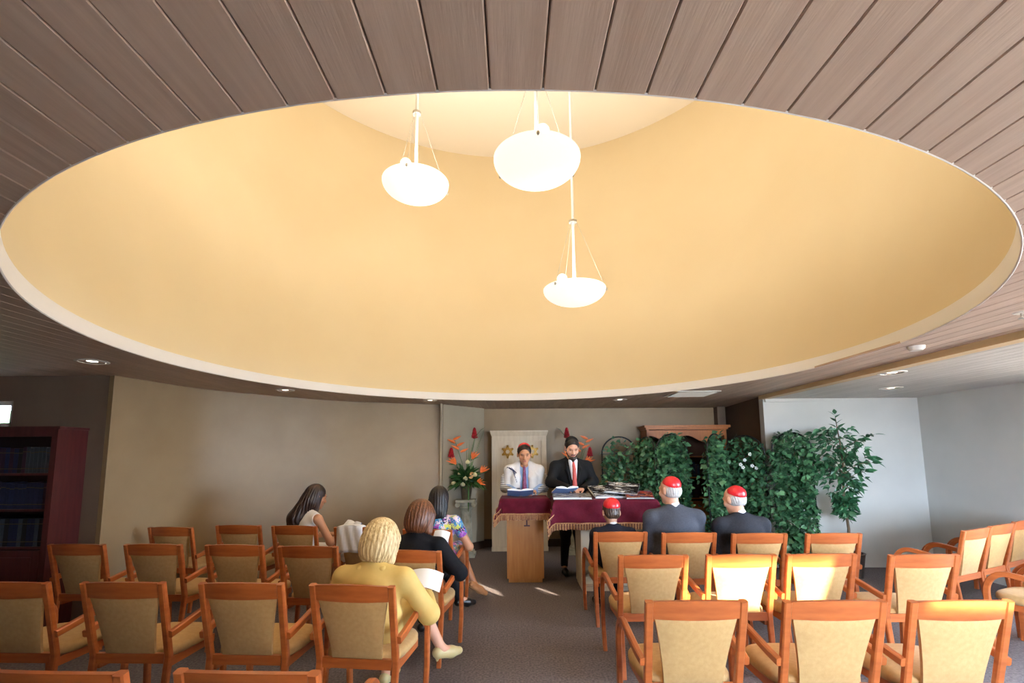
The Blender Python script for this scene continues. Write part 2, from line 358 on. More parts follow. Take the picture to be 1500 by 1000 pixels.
def plank(x0, x1, fa, fb, z, th, name, m, parent, n=10):
    """board between x0 and x1 running in depth from fa(x) to fb(x)"""
    mb = MB(); k = n+1; xs = [x0+(x1-x0)*i/n for i in range(k)]; bv = .003; vs = []
    for zz, ins in ((z+bv, 0), (z, bv), (z+th, 0)):
        for x in xs:
            xx = min(max(x, x0+ins), x1-ins); vs.append((xx, fa(x), zz)); vs.append((xx, fb(x), zz))
    A, B, T = 0, 2*k, 4*k; fs = []
    for i in range(n):
        fs.append((B+2*i, B+2*i+1, B+2*i+3, B+2*i+2)); fs.append((T+2*i, T+2*i+2, T+2*i+3, T+2*i+1))
        for e in (0, 1): fs.append((A+2*i+e, A+2*i+2+e, T+2*i+2+e, T+2*i+e)); fs.append((A+2*i+e, B+2*i+e, B+2*i+2+e, A+2*i+2+e))
    for i in (0, n): fs.append((A+2*i, A+2*i+1, T+2*i+1, T+2*i)); fs.append((A+2*i, B+2*i, B+2*i+1, A+2*i+1))
    mb.add(vs, fs); return put(name, mb, m, parent, False)
def ysplit(x):
    d = (RR+.006)**2-(x-RC[0])**2; return math.sqrt(d) if d > 0 else 0
def left_end(x):      # where the main ceiling meets the far walls
    if x < -4.04: return 4.72
    if x < -.5: return min(x+10.2, 8.42)
    return 8.45
x = -7.0
while x < 3.98:
    a, b = x+.0012, x+PW-.0012
    ylo, yhi = -1.38, None
    far = lambda q: left_end(q)
    if max(ysplit(a), ysplit(b), ysplit((a+b)/2)) > .03 and abs((a+b)/2-RC[0]) < RR:
        n = 10 if abs((a+b)/2-RC[0]) < 2.6 else 24
        plank(a, b, lambda q: -1.38, lambda q: RC[1]-ysplit(q), CEIL, .018, 'ceiling_plank', M_PLANK, ceil, n)
        plank(a, b, lambda q: min(RC[1]+ysplit(q), left_end(q)-.005), far, CEIL, .018, 'ceiling_plank', M_PLANK, ceil, n)
    else: plank(a, b, (lambda q: -1.38) if x < 3.5 else (lambda q: 6.79), far, CEIL, .018, 'ceiling_plank', M_PLANK, ceil, 3)
    x += PW
ceil2 = struct('ceiling_side', MB().b2(3.62, 5.98, -1.5, 6.8, LOWC+.022, LOWC+.16), M_BOARD)
x = 3.62
while x < 5.85:
    plank(x+.0012, min(x+PW-.0012, 5.86), lambda q: -1.38, lambda q: 6.74, LOWC, .018, 'ceiling_plank', M_PLANK2, ceil2, 2); x += PW
bm = MB(); bm.add([(3.50, -1.4, LOWC-.005), (3.62, -1.4, LOWC-.005), (3.62, -1.4, CEIL+.02), (3.50, -1.4, CEIL+.02), (3.60, 6.78, LOWC-.005), (3.72, 6.78, LOWC-.005), (3.72, 6.78, CEIL+.02), (3.60, 6.78, CEIL+.02)],
                  [(0, 1, 2, 3), (7, 6, 5, 4), (0, 4, 5, 1), (1, 5, 6, 2), (2, 6, 7, 3), (3, 7, 4, 0)])
struct('trim_4', bm, M_BEAM)
# drum of the dome: white rim, yellow wall, cream top
def ring_wall(name, prof, m): return put(name, MB().lathe(prof, 192, (RC[0], RC[1], 0), None, False), m, kind='structure')
ring_wall('trim_5', [(RR+.012, CEIL+.001), (RR+.005, CEIL-.001), (RR, CEIL+.004), (RR-.001, CEIL+.105), (RR+.02, CEIL+.105)], M_RING)
DTOP, DR = 6.73, 3.53
ring_wall('wall_dome', [(RR+.012, CEIL+.10), (RR+.012+(DR-RR)*.5, CEIL+.10+(DTOP-CEIL-.1)*.5), (DR, DTOP), (DR+.15, DTOP), (RR+.2, CEIL+.10)], M_DOME)
put('ceiling_dome', MB().lathe([(0, DTOP-.004), (DR+.01, DTOP-.004), (DR+.1, DTOP+.1), (0, DTOP+.1)], 96, (RC[0], RC[1], 0), None, False), M_DOMETOP, kind='structure')

# ------------------------------------------------------------------ ceiling fittings
def downlight(p, r, label, power=0):
    t = thing('recessed_downlight', p, 0, label, 'downlight', 'recessed downlights in the plank ceiling')
    put('trim_ring', MB().lathe([(r, .0), (r, -.006), (r*.82, -.010), (r*.78, 0.0)], 28, close=False), M_PLASTIC, t)
    put('reflector', MB().lathe([(r*.79, -.004), (r*.70, .010), (r*.45, .016), (0.0, .0165)], 28, close=False), M_REFLECT, t)
    put('bulb', MB().sphere((0, 0, .004), (r*.38, r*.38, .010), 12, 6), mat('lit_bulb', (255, 240, 214), .4, emis=5 if power else .5), t)
    if power:
        l = bpy.data.lights.new('downlight_lamp', 'SPOT'); l.energy = power; l.spot_size = 1.7; l.spot_blend = .6; l.color = (1, .88, .72); l.shadow_soft_size = .05
        o = bpy.data.objects.new('downlight_lamp', l); COL.objects.link(o); o.parent = t; o.location = (0, 0, -.03)
for px, py, z, r, lab, pw in ((135, 529, CEIL, .12, 'recessed downlight in the dark plank ceiling by the bookcase corner', 4), (418, 571, CEIL, .11, 'recessed downlight above the plain tan left wall', 4),
        (630, 586, CEIL, .11, 'recessed downlight above the flower pedestal', 9), (908, 585, CEIL, .11, 'recessed downlight above the reading table and bearded man', 9),
        (1307, 545.5, LOWC, .12, 'recessed downlight nearest the beam in the side ceiling', 0), (1305, 568, LOWC, .12, 'recessed downlight deepest in the side ceiling toward the pale wall', 0)):
    downlight(at_z(px, py, z), r, lab, pw)
p = at_z(1342, 507, CEIL); put('smoke_detector', MB().lathe([(0, -.035), (.04, -.035), (.055, -.02), (.058, 0), (0, 0)], 24), M_PLASTIC, label='round white smoke detector on the ceiling beside the white rim', cat='smoke detector').location = p
p = at_z(1496, 457, CEIL); t = thing('sprinkler_head', p, 0, 'small ceiling sprinkler at the right edge of the photo', 'sprinkler')
put('escutcheon', MB().lathe([(0, -.008), (.035, -.008), (.04, 0), (0, 0)], 20), M_PLASTIC, t); put('nozzle', MB().lathe([(0, -.04), (.018, -.04), (.018, -.035), (.006, -.03), (.006, -.008), (0, -.008)], 12), M_METAL, t)
p = at_z(1012, 576, CEIL); t = thing('air_vent', p, 0, 'flat rectangular air vent in the ceiling near the back wall', 'vent')
put('frame', MB().b2(-.30, .30, -.28, .28, -.012, 0), M_PLASTIC, t, False)
for i in range(7): put('slat', MB().box((0, -.21+.07*i, -.016), (.52, .045, .006), Matrix.Rotation(.3, 3, 'X')), M_PLASTIC, t, False)

# pendant lamps
def pendant(cx, cy, cz, R, clip_a, knob_a, label, power):
    t = thing('pendant_lamp', (cx, cy, cz), 0, label, 'pendant lamp', 'glass bowl pendants in the dome')
    prof = [(R*math.sin(a), -R*.50*math.cos(a)) for a in [PI/2*i/14 for i in range(15)]]
    prof = [(0, -R*.50)] + prof[1:] + [(R*.985, .004)] + [(R*.97*math.sin(a), -R*.47*math.cos(a)) for a in [PI/2*i/10 for i in range(10, 0, -1)]] + [(0, -R*.47)]
    put('glass_bowl', MB().lathe(prof, 48, close=False), M_BOWL, t)
    zc = R*2.3
    put('rod', MB().tube([(0, 0, -R*.2), (0, 0, DTOP-cz)], .014, 10), M_RODW, t)
    put('collar', MB().lathe([(0, zc-.012), (R*.13, zc-.012), (R*.13, zc+.012), (0, zc+.012)], 20), M_METAL, t)
    put('ceiling_canopy', MB().lathe([(0, DTOP-cz-.05), (.08, DTOP-cz-.05), (.1, DTOP-cz-.005), (0, DTOP-cz-.005)], 20), M_RODW, t)
    for i in range(3):
        a = clip_a+2*PI*i/3; q = Vector((math.cos(a)*R*.985, math.sin(a)*R*.985, -.01))
        put('cable', MB().tube([(math.cos(a)*R*.11, math.sin(a)*R*.11, zc), q], .0022, 5), M_METAL, t)
        put('clip', MB().sphere(q + Vector((math.cos(a)*.008, math.sin(a)*.008, -.012)), (.012, .012, .016), 8, 5), M_METAL, t)
    put('bulb', MB().sphere((math.cos(knob_a)*R*.80, math.sin(knob_a)*R*.80, R*.11), R*.16, 14, 8), M_BOWL, t)
    l = bpy.data.lights.new('pendant_bulb', 'POINT'); l.energy = power; l.color = (1, .96, .89); l.shadow_soft_size = .09
    o = bpy.data.objects.new('pendant_bulb', l); COL.objects.link(o); o.parent = t; o.location = (0, 0, R*.06)
    l = bpy.data.lights.new('pendant_uplight', 'SPOT'); l.energy = power*2.3; l.color = (1, .96, .89); l.shadow_soft_size = .09; l.spot_size = 2.3; l.spot_blend = 1
    o = bpy.data.objects.new('pendant_uplight', l); COL.objects.link(o); o.parent = t; o.location = (0, 0, R*.1); o.rotation_euler = (PI, 0, 0)
def lamp_at(x0, x1, y, d):
    q = ray((x0+x1)/2, y); return q*(d*F_PX/(x1-x0)) + Vector((0, 0, CAM_Z))
LP = 62
a = lamp_at(561, 657, 268, .62); pendant(a.x, a.y, a.z, .31, -PI/2-.05, -PI/2-.16, 'left frosted glass bowl pendant in the dome', LP)
a = lamp_at(723, 850, 234, .62); pendant(a.x, a.y, a.z, .31, -PI/2-.03, -PI/2+.10, 'largest-looking frosted bowl pendant in the middle of the dome', LP)
a = lamp_at(796, 887, 424, .62); pendant(a.x, a.y, a.z, .31, -PI/2-.75, -PI/2-.62, 'lowest frosted bowl pendant hanging on the long right rod', LP)

# ------------------------------------------------------------------ chairs
RRECT = lambda a, b, c=.006: [(-a+c, -b), (a-c, -b), (a, -b+c), (a, b-c), (a-c, b), (-a+c, b), (-a, b-c), (-a, -b+c)]
def make_chair():
    t = link('armchair', None)
    def back_y(z): return -.225 - max(0, z-.42)*.235 - max(0, .42-z)*.10      # recline of the posts
    for s in (-1, 1):
        zs = [0, .2, .42, .55, .7, .80, .862]
        put('back_post', MB().sweep([(s*(.222+.010*min(1, z/.8)), back_y(z), z) for z in zs], RRECT(.0195, .017), (1, 0, 0), [.85, .95, 1, 1, 1, 1, 1]), M_CHAIR, t)
    tr = MB(); n = 10; vs = []
    for i in range(n+1):                                                       # bowed top rail with a slightly crowned edge
        u = -1+2*i/n; x = u*.213; bow = -.028*(1-u*u); cr = .012*(1-u*u)
        for z, dy in ((.775, .012), (.775, -.012), (.862+cr, -.012), (.862+cr, .012)): vs.append((x, back_y(z)+bow+dy, z))
    fs = [(4*i+q, 4*i+4+q, 4*i+4+(q+1) % 4, 4*i+(q+1) % 4) for i in range(n) for q in range(4)] + [(0, 1, 2, 3), (4*n+3, 4*n+2, 4*n+1, 4*n)]
    put('top_rail', tr.add(vs, fs), M_CHAIR, t)
    put('lower_rail', MB().b2(-.207, .207, back_y(.41)-.012, back_y(.41)+.012, .38, .435), M_CHAIR, t, False)
    bp = MB(); n, m = 12, 12; front = []; vs = []
    for side in (1, -1):                                                       # tapered, padded back panel
        for j in range(m+1):
            z = .437+(.775-.437)*j/m; hw = .148+(.203-.148)*(j/m)**1.4
            for i in range(n+1):
                u = -1+2*i/n; pad = (1-abs(u)**6)*(1-abs(2*j/m-1)**8)
                vs.append((u*hw, back_y(z)-.026*(1-u*u)*(j/m)+side*(.008+.010*pad), z))
    k = (n+1)*(m+1)
    for j in range(m):
        for i in range(n):
            q = j*(n+1)+i; front.append((q+1, q, q+n+1, q+n+2)); front.append((k+q, k+q+1, k+q+n+2, k+q+n+1))
    bd = [j*(n+1) for j in range(m+1)] + [m*(n+1)+i for i in range(1, n+1)] + [j*(n+1)+n for j in range(m-1, -1, -1)] + [i for i in range(n-1, 0, -1)]
    for i in range(len(bd)): a, b = bd[i], bd[(i+1) % len(bd)]; front.append((a, b, b+k, a+k))
    put('back_panel', bp.add(vs, front), M_FABRIC, t, True, 60)
    st = MB(); N = 36; out = []                                                # cushion with a rounded outline
    for i in range(N):
        a = 2*PI*i/N; c, s = math.cos(a), math.sin(a); e = 2/3.4
        out.append((.243*math.copysign(abs(c)**e, c)*(1+.05*s), .005+.235*math.copysign(abs(s)**e, s)))
    vs = []; levels = [(.93, .395), (1.0, .415), (1.0, .440), (.96, .456), (.80, .466), (.45, .472)]
    for sc, z in levels: vs += [(x*sc, .005+(y-.005)*sc, z) for x, y in out]
    vs.append((0, .005, .474)); fs = [tuple(range(N))[::-1]]
    for l in range(len(levels)-1): fs += [(l*N+i, l*N+(i+1) % N, (l+1)*N+(i+1) % N, (l+1)*N+i) for i in range(N)]
    fs += [((len(levels)-1)*N+i, (len(levels)-1)*N+(i+1) % N, len(levels)*N) for i in range(N)]
    put('seat', st.add(vs, fs), M_FABRIC, t, True, 70)
    ap = MB()
    for s in (-1, 1): ap.b2(s*.205-.012, s*.205+.012, -.22, .20, .345, .395)
    ap.b2(-.20, .20, .175, .20, .345, .395); put('seat_frame', ap, M_CHAIR, t, False)
    for s in (-1, 1):                                                          # bentwood arm that runs down into the front leg
        x = s*.268; pts = [(x-s*.01, .235, 0), (x, .235, .22), (x, .235, .46)]
        for i in range(1, 9):
            a = PI/2*i/8; pts.append((x, .235-.135*(1-math.cos(a)), .46+.165*math.sin(a)))
        pts += [(x, .03, .618), (x, -.08, .598), (x-s*.004, -.20, .572), (x-s*.012, -.268, .556)]
        put('arm_and_front_leg', MB().sweep(pts, RRECT(.016, .021), (1, 0, 0)), M_CHAIR, t)
        put('arm_bolt', MB().sphere((s*.245, back_y(.56)+.005, .553), (.012, .008, .008), 8, 5), M_METAL, t)
    return t
proto = make_chair(); proto_used = [False]
TOP_BACK = .225+.44*.235+.02                                                    # how far behind the origin the top rail lies
def chair_at(x, y, deg, label, group):
    """x, y = middle of the top rail; the chair faces +Y turned by deg"""
    o = proto if not proto_used[0] else copy_tree(proto); proto_used[0] = True
    r = math.radians(deg); o.location = (x - math.sin(r)*TOP_BACK, y + math.cos(r)*TOP_BACK, 0); o.rotation_euler = (0, 0, r)
    tag(o, label, 'chair', group); return o
def chair_px(x0, x1, y, deg, label, group):
    p = at_z((x0+x1)/2, y, .868); return chair_at(p.x, p.y, deg, label, group)
GL, GR, GS = 'armchairs in the left block', 'armchairs in the right block', 'armchairs set at an angle on the far right'
C = {}
W = 'cherry wood armchair with tan back'
for key, x0, x1, y, deg, lab in (
    ('l0a', -38, 183, 985, -3, W + ' cut by the bottom left corner of the photo'),
    ('l0b', 245, 468, 985, -3, W + ' showing only its top rail at bottom, left of aisle'),
    ('l1a', -62, 75, 853, -2, W + ' cut by the left edge, beside the dark bookcase'),
    ('l1b', 105, 247, 853, -2, W + ', empty, two seats left of the blonde woman'),
    ('l1c', 285, 416, 854, -3, W + ', empty, next to the blonde woman\'s chair'),
    ('l1d', 448, 578, 857, -7, W + ' in which the blonde woman in mustard sits'),
    ('l2a', 63, 155, 797, -3, W + ' nearest the bookcase, second row from front'),
    ('l2b', 173, 270, 797, -3, W + ', empty, second from the bookcase, second row'),
    ('l2c', 294, 388, 798, -4, W + ', empty, third from the bookcase, second row'),
    ('l2d', 402, 496, 800, -5, W + ', empty, directly left of the auburn-haired woman'),
    ('l2e', 552, 645, 806, -8, W + ' in which the auburn-haired woman in black sits'),
    ('l3a', 209, 286, 772, -6, W + ' leftmost of the front row, against the plain wall'),
    ('l3b', 311, 384, 769, -4, W + ', empty, just left of the girl in white'),
    ('l3c', 395, 464, 770, -6, W + ' in which the long-haired girl in white sits'),
    ('l3d', 487, 558, 772, -6, W + ' with a white garment hung over its back'),
    ('l3e', 590, 660, 775, -8, W + ' in which the woman in the floral dress sits')):
    C[key] = chair_px(x0, x1, y, deg, lab, GL)
for key, x0, x1, y, deg, lab in (
    ('r1a', 945, 1099, 880, 0, W + ', nearest row, shaded, beside the aisle'),
    ('r1b', 1150, 1303, 880, 0, W + ', nearest right row, middle of the three'),
    ('r1c', 1330, 1495, 880, 0, W + ', nearest right row, sunlight on its rail'),
    ('r2a', 905, 1011, 813, 0, W + ', empty, behind the boy in red cap'),
    ('r2b', 1033, 1142, 812, 0, W + ', empty and sunlit, behind the taller suited man'),
    ('r2c', 1150, 1261, 811, 0, W + ', most brightly sunlit chair, third from the aisle'),
    ('r2d', 1300, 1413, 812, 1, W + ', right end of the sunlit row, not in direct sun'),
    ('r3a', 868, 951, 779, 0, W + ' in which the boy in the red cap sits'),
    ('r3b', 970, 1051, 780, 0, W + ' in which the taller man in charcoal suit sits'),
    ('r3c', 1071, 1157, 781, 0, W + ' in which the white-haired man sits, farthest right'),
    ('r3d', 1180, 1267, 781, 0, W + ', empty, in front of the ficus tree')):
    C[key] = chair_px(x0, x1, y, deg, lab, GR)
for x, y, lab in ((4.36, 4.48, W + ' turned left, nearest of three along the pale wall'), (4.87, 4.74, W + ' turned left, middle of three along the pale wall'),
                  (5.40, 5.02, W + ' turned left, farthest of three, cut by the right edge'), (4.30, 3.50, W + ', only arm and seat showing at right edge'),
                  (4.82, 3.78, W + ' mostly outside the right edge, only an arm shows')):
    chair_at(x, y, 24, lab, GS)

# ------------------------------------------------------------------ ark, lectern, reading table
t = thing('ark_cabinet', (.115, 8.0, 0), 0, 'tall whitewashed wooden ark cabinet with two gold stars on its doors', 'cabinet')
aw, ah, ad = .93, 1.93, .36
bd_ = MB(); bd_.b2(-aw/2, aw/2, .02, ad, 0, ah)
put('body', bd_, M_ARK, t, False)
put('cornice', MB().add([(-aw/2-.005, -.005, ah-.02), (aw/2+.005, -.005, ah-.02), (aw/2+.005, ad, ah-.02), (-aw/2-.005, ad, ah-.02), (-aw/2-.03, -.03, ah+.05), (aw/2+.03, -.03, ah+.05), (aw/2+.03, ad, ah+.05), (-aw/2-.03, ad, ah+.05), (-aw/2-.03, -.03, ah+.075), (aw/2+.03, -.03, ah+.075), (aw/2+.03, ad, ah+.075), (-aw/2-.03, ad, ah+.075)],
    [(3, 2, 1, 0), (0, 1, 5, 4), (1, 2, 6, 5), (2, 3, 7, 6), (3, 0, 4, 7), (4, 5, 9, 8), (5, 6, 10, 9), (6, 7, 11, 10), (7, 4, 8, 11), (8, 9, 10, 11)]), M_ARK, t, False)
put('base_moulding', MB().b2(-aw/2-.008, aw/2+.008, -.004, .03, 0, .07), M_ARK, t, False)
for s in (-1, 1):
    put('stile', MB().b2(s*(aw/2-.045)-.045, s*(aw/2-.045)+.045, -.004, .03, .07, ah-.02), M_ARK, t, False)
    d = MB(); x0, x1 = (-.371, -.004) if s < 0 else (.004, .371)
    d.b2(x0, x1, .012, .028, .075, ah-.105); dr = put('door', d, M_ARK, t, False)
    st = MB()                                                                  # six-pointed star of two interlaced triangles
    for q in (0, 1):
        R = .115; tri = [Vector((R*math.sin(2*PI*i/3+q*PI), 0, R*math.cos(2*PI*i/3+q*PI))) for i in range(3)]
        for i in range(3):
            a, b = tri[i], tri[(i+1) % 3]; mid = (a+b)/2; dd = (b-a); ang = math.atan2(dd.z, dd.x)
            st.box(mid + Vector((0, -.004*q, 0)) - mid.normalized()*.012, (dd.length, .014, .026), Matrix.Rotation(-ang, 3, 'Y'))
    so = put('star_emblem', st, M_GOLD, dr, False); so.location = (-.195 if s < 0 else .225, .004, 1.645)
    put('knob', MB().sphere((s*.03, .004, 1.0), .012, 10, 6), M_GOLD, dr)
put('top_rail', MB().b2(-aw/2+.09, aw/2-.09, -.004, .03, ah-.10, ah-.02), M_ARK, t, False)

t = thing('lectern', (.155, 6.06, 0), 0, 'honey oak lectern with flat front under a burgundy cloth', 'lectern')
put('body', MB().b2(-.232, .232, 0, .40, .05, .98), M_OAK, t, False)
put('plinth', MB().b2(-.212, .212, .015, .385, 0, .05), M_OAK, t, False)
put('reading_desk', MB().b2(-.30, .30, -.05, .45, .98, 1.03), M_OAK, t, False)
em = MB(); em.b2(-.10, .14, -.012, 0, .765, .80); em.b2(.012, .03, -.012, 0, .70, .765); em.b2(-.015, .06, -.012, 0, .69, .705)
put('dark_emblem', em, M_MAHOG, t, False, label='dark wooden emblem just below the fringe')

t = thing('reading_table', (0, 0, 0), 0, 'cream reading table with an open shelf, under a fringed burgundy cloth', 'table')
TX0, TX1, TY0, TY1, TZ = .50, 1.70, 5.62, 6.22, 1.045
put('table_top', MB().b2(TX0, TX1, TY0, TY1, TZ-.04, TZ), M_CREAM, t, False)
bx0, bx1, by0, by1 = .80, 1.62, 5.66, 6.15
put('side_panel', MB().b2(bx0, bx0+.035, by0, by1, .03, TZ-.04), M_CREAM, t, False)
put('side_panel', MB().b2(bx1-.035, bx1, by0, by1, .03, TZ-.04), M_CREAM, t, False)
put('back_panel', MB().b2(bx0+.035, bx1-.035, by1-.025, by1, .03, TZ-.04), M_CREAM, t, False)
put('front_panel', MB().b2(bx0+.035, bx1-.035, by0+.02, by0+.045, .42, TZ-.04), M_CREAM, t, False)
put('shelf', MB().b2(bx0+.035, bx1-.035, by0+.01, by1-.025, .40, .42), M_CREAM, t, False)
put('shelf', MB().b2(bx0+.035, bx1-.035, by0+.01, by1-.025, .06, .085), M_CREAM, t, False)
put('plinth', MB().b2(bx0+.01, bx1-.01, by0+.02, by1-.01, 0, .05), M_CREAM, t, False)

def drape(name, x0, x1, y0, y1, z, hx, hyf, hyb, label, seed):
    """cloth over a flat top: skirts hang hx left/right, hyf in front, hyb behind; fringe along its hem"""
    r = random.Random(seed); ph = [r.uniform(0, 6) for _ in range(4)]
    def P(u, v):                                                               # u, v in metres on the flat cloth
        du = max(x0-u, u-x1, 0); dv = max(y0-v, v-y1, 0); su = -1 if u < x0 else 1; sv = -1 if v < y0 else 1
        x = min(max(u, x0), x1); y = min(max(v, y0), y1)
        drop = max(du, dv) + .62*min(du, dv); c = min(du, dv)
        out = .010+.012*math.sin((u+v)*17+ph[0])*min(1, drop*5)+.008*math.sin((u-v)*31+ph[1])*min(1, drop*5)
        e = lambda q: min(1, q/.03)
        x += su*((out+.05*drop)*e(du)+.42*c*(1 if du > 0 else 0)); y += sv*((out+.05*drop)*e(dv)+.42*c*(1 if dv > 0 else 0))
        rnd = .012*(1-math.exp(-drop*60)) if drop > 0 else 0
        return Vector((x, y, z+.006-max(0, drop-rnd)))
    us = sorted(set([x0-hx+(hx)*i/10 for i in range(11)] + [x0+(x1-x0)*i/24 for i in range(25)] + [x1+hx*i/10 for i in range(11)]))
    vs_ = sorted(set([y0-hyf+hyf*i/12 for i in range(13)] + [y0+(y1-y0)*i/12 for i in range(13)] + [y1+hyb*i/8 for i in range(9)]))
    mb = MB(); nu, nv = len(us), len(vs_)
    mb.add([P(u, v) for v in vs_ for u in us], [(j*nu+i, j*nu+i+1, (j+1)*nu+i+1, (j+1)*nu+i) for j in range(nv-1) for i in range(nu-1)])
    root = put(name, mb, M_VELVET, label=label, cat='tablecloth', angle=80)
    md = root.modifiers.new('thickness', 'SOLIDIFY'); md.thickness = .004; md.offset = 1
    edge = [(u, y0-hyf) for u in np.linspace(x0-hx, x1+hx, 140)] + [(x1+hx, v) for v in np.linspace(y0-hyf, y1+hyb, 70)] + [(x0-hx, v) for v in np.linspace(y0-hyf, y1+hyb, 70)]
    hem = MB(); fr = MB()
    for side in (edge[:140], edge[140:210], edge[210:]):
        pts = [P(u, v) for u, v in side]
        hem.sweep([p+Vector((0, 0, .004)) for p in pts], RRECT(.006, .009, .002), (0, 0, 1))
        d = 0; last = pts[0]; k = 0
        for p, q in zip(pts, pts[1:]):
            seg = (q-p).length; n = max(1, round(seg/.0125))
            for i in range(n):
                c = p.lerp(q, i/n); fr.m = k % 3 == 1; k += 1; L_ = .072+r.uniform(-.006, .006)
                fr.lathe([(0, -L_), (.0058, -L_), (.0048, -.028), (.0066, -.018), (.0035, -.004), (0, 0)], 5, c, Matrix.Rotation(r.uniform(-.08, .08), 3, 'X'), False)
    put('hem_braid', hem, M_FRINGE, root); put('fringe', fr, [M_FRINGE, M_FRINGE2], root, kind='stuff')
    return root
drape('lectern_cloth', .155-.30, .155+.30, 6.01, 6.51, 1.03, .13, .20, .18, 'burgundy velvet cloth with gold fringe draped over the oak lectern', 3)
drape('table_cloth', TX0, TX1, TY0, TY1, TZ, .16, .28, .2, 'large burgundy velvet cloth with gold fringe draped over the reading table', 5)

# ------------------------------------------------------------------ books on the table
def open_book(name, loc, rot, w_, h_, label, cover, group=None):
    t = thing(name, loc, 0, label, 'book', group); t.rotation_euler = rot
    c = MB()
    for s in (-1, 1): c.add([(0, -h_/2, 0), (s*w_, -h_/2, .012), (s*w_, h_/2, .012), (0, h_/2, 0), (0, -h_/2, -.004), (s*w_, -h_/2, .008), (s*w_, h_/2, .008), (0, h_/2, -.004)],
                            [(0, 1, 2, 3), (7, 6, 5, 4), (0, 4, 5, 1), (1, 5, 6, 2), (2, 6, 7, 3)] if s > 0 else [(3, 2, 1, 0), (4, 5, 6, 7), (1, 5, 4, 0), (2, 6, 5, 1), (3, 7, 6, 2)])
    put('cover', c, cover, t, False)
    for s in (-1, 1):
        pg = MB(); n = 8; vs = []
        for i in range(n+1):
            u = i/n; zz = .012+.030*math.sin(min(1, u*1.25)*PI*.62)*(1-.45*u)
            for y in (-h_/2+.006, h_/2-.006): vs += [(s*u*(w_-.006), y, zz), (s*u*(w_-.006), y, .002+.010*u)]
        fs = []
        for i in range(n):
            a = 4*i; f = [(a, a+4, a+6, a+2), (a+1, a+3, a+7, a+5), (a, a+1, a+5, a+4), (a+2, a+6, a+7, a+3)]; fs += f if s > 0 else [q[::-1] for q in f]
        fs.append((4*n, 4*n+1, 4*n+3, 4*n+2)); pg.add(vs, fs); put('pages', pg, M_PAPER, t, True, 50)
    return t
def flat_book(name, loc, rot, w_, h_, th, cover, label):
    t = thing(name, loc, 0, label, 'book'); t.rotation_euler = rot
    put('page_block', MB().b2(-w_/2+.006, w_/2-.006, -h_/2+.006, h_/2-.006, .003, th-.003), M_PAPER, t, False)
    put('cover', MB().b2(-w_/2, w_/2, -h_/2, h_/2, th-.003, th), cover, t, False); put('back_cover', MB().b2(-w_/2, w_/2, -h_/2, h_/2, 0, .003), M_SILVER, t, False)
    return t
ZT = TZ+.012
flat_book('album', (.72, 5.80, ZT+.014), (.08, 0, -.06), .46, .32, .025, M_PRINT3, 'wide silver grey picture album lying flat before the bearded man')
open_book('prayer_book', (.66, 5.98, ZT+.075), (-.35, 0, .25), .15, .21, 'open white prayer book with pale blue edges under the bearded man\'s hands', M_BLUEBOOK)
flat_book('art_book', (1.20, 5.95, ZT+.052), (.26, 0, .1), .44, .40, .03, M_PRINT1, 'large glossy black and white picture book on the table')
flat_book('art_book', (1.36, 5.90, ZT+.105), (.30, .06, -.35), .40, .34, .016, M_PRINT1, 'black and white picture book tilted on top of the other')
flat_book('art_book', (1.52, 5.72, ZT+.035), (.26, 0, -.12), .32, .24, .02, M_PRINT2, 'glossy red and blue picture book at the table\'s right corner')
open_book('prayer_book', (.10, 6.22, 1.085), (-.38, 0, 0), .17, .23, 'open blue prayer book on the lectern before the boy in the shawl', M_BLUEBOOK)

# ------------------------------------------------------------------ bookcases
t = thing('bookcase', (-4.26, 4.40, 0), 0, 'tall dark mahogany bookcase with books on three shelves, by the left edge', 'bookcase')
bw, bh, bdp = 1.15, 1.86, .30
put('side_panel', MB().b2(-.03, 0, 0, bdp, 0, bh), M_MAHOG, t, False); put('side_panel', MB().b2(-bw, -bw+.03, 0, bdp, 0, bh), M_MAHOG, t, False)
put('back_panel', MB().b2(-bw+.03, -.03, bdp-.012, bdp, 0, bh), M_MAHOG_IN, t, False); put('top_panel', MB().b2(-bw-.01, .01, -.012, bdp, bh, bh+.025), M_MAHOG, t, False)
put('face_frame', MB().b2(-.055, 0, -.014, 0, 0, bh).b2(-bw, -bw+.055, -.014, 0, 0, bh).b2(-bw+.055, -.055, -.014, 0, bh-.07, bh), M_MAHOG, t, False)
SH = [.78, 1.12, 1.45]
for z in SH: put('shelf', MB().b2(-bw+.03, -.03, .005, bdp-.012, z-.022, z), M_MAHOG, t, False)
put('plinth', MB().b2(-bw+.03, -.03, 0, .02, 0, .08), M_MAHOG, t, False)
for i in range(2):
    d = put('door', MB().b2(-bw+.057+i*.52, -bw+.057+i*.52+.512, -.016, .002, .085, .75), M_MAHOG, t, False)
    put('door_panel', MB().b2(-bw+.12+i*.52, -bw+.50+i*.52, -.021, -.014, .15, .69), M_MAHOG, d, False)
    put('knob', MB().sphere((-bw+.057+.49 if i == 0 else -bw+.60, -.03, .5), .012, 8, 5), M_GOLD, d)
def book_spine(x, y, z, w_, h_, d_, m, label, group):
    o = put('book', MB().b2(0, w_, 0, d_, 0, h_), m, None, False, label=label, cat='book', group=group); o.location = (x, y, z)
    b = MB(); b.b2(.001, w_-.001, -.0015, .001, h_*.80, h_*.83); b.b2(.001, w_-.001, -.0015, .001, h_*.16, h_*.19); put('gilt_band', b, M_BOOKGOLD, o, False)
sn = ('bottom', 'middle', 'top')
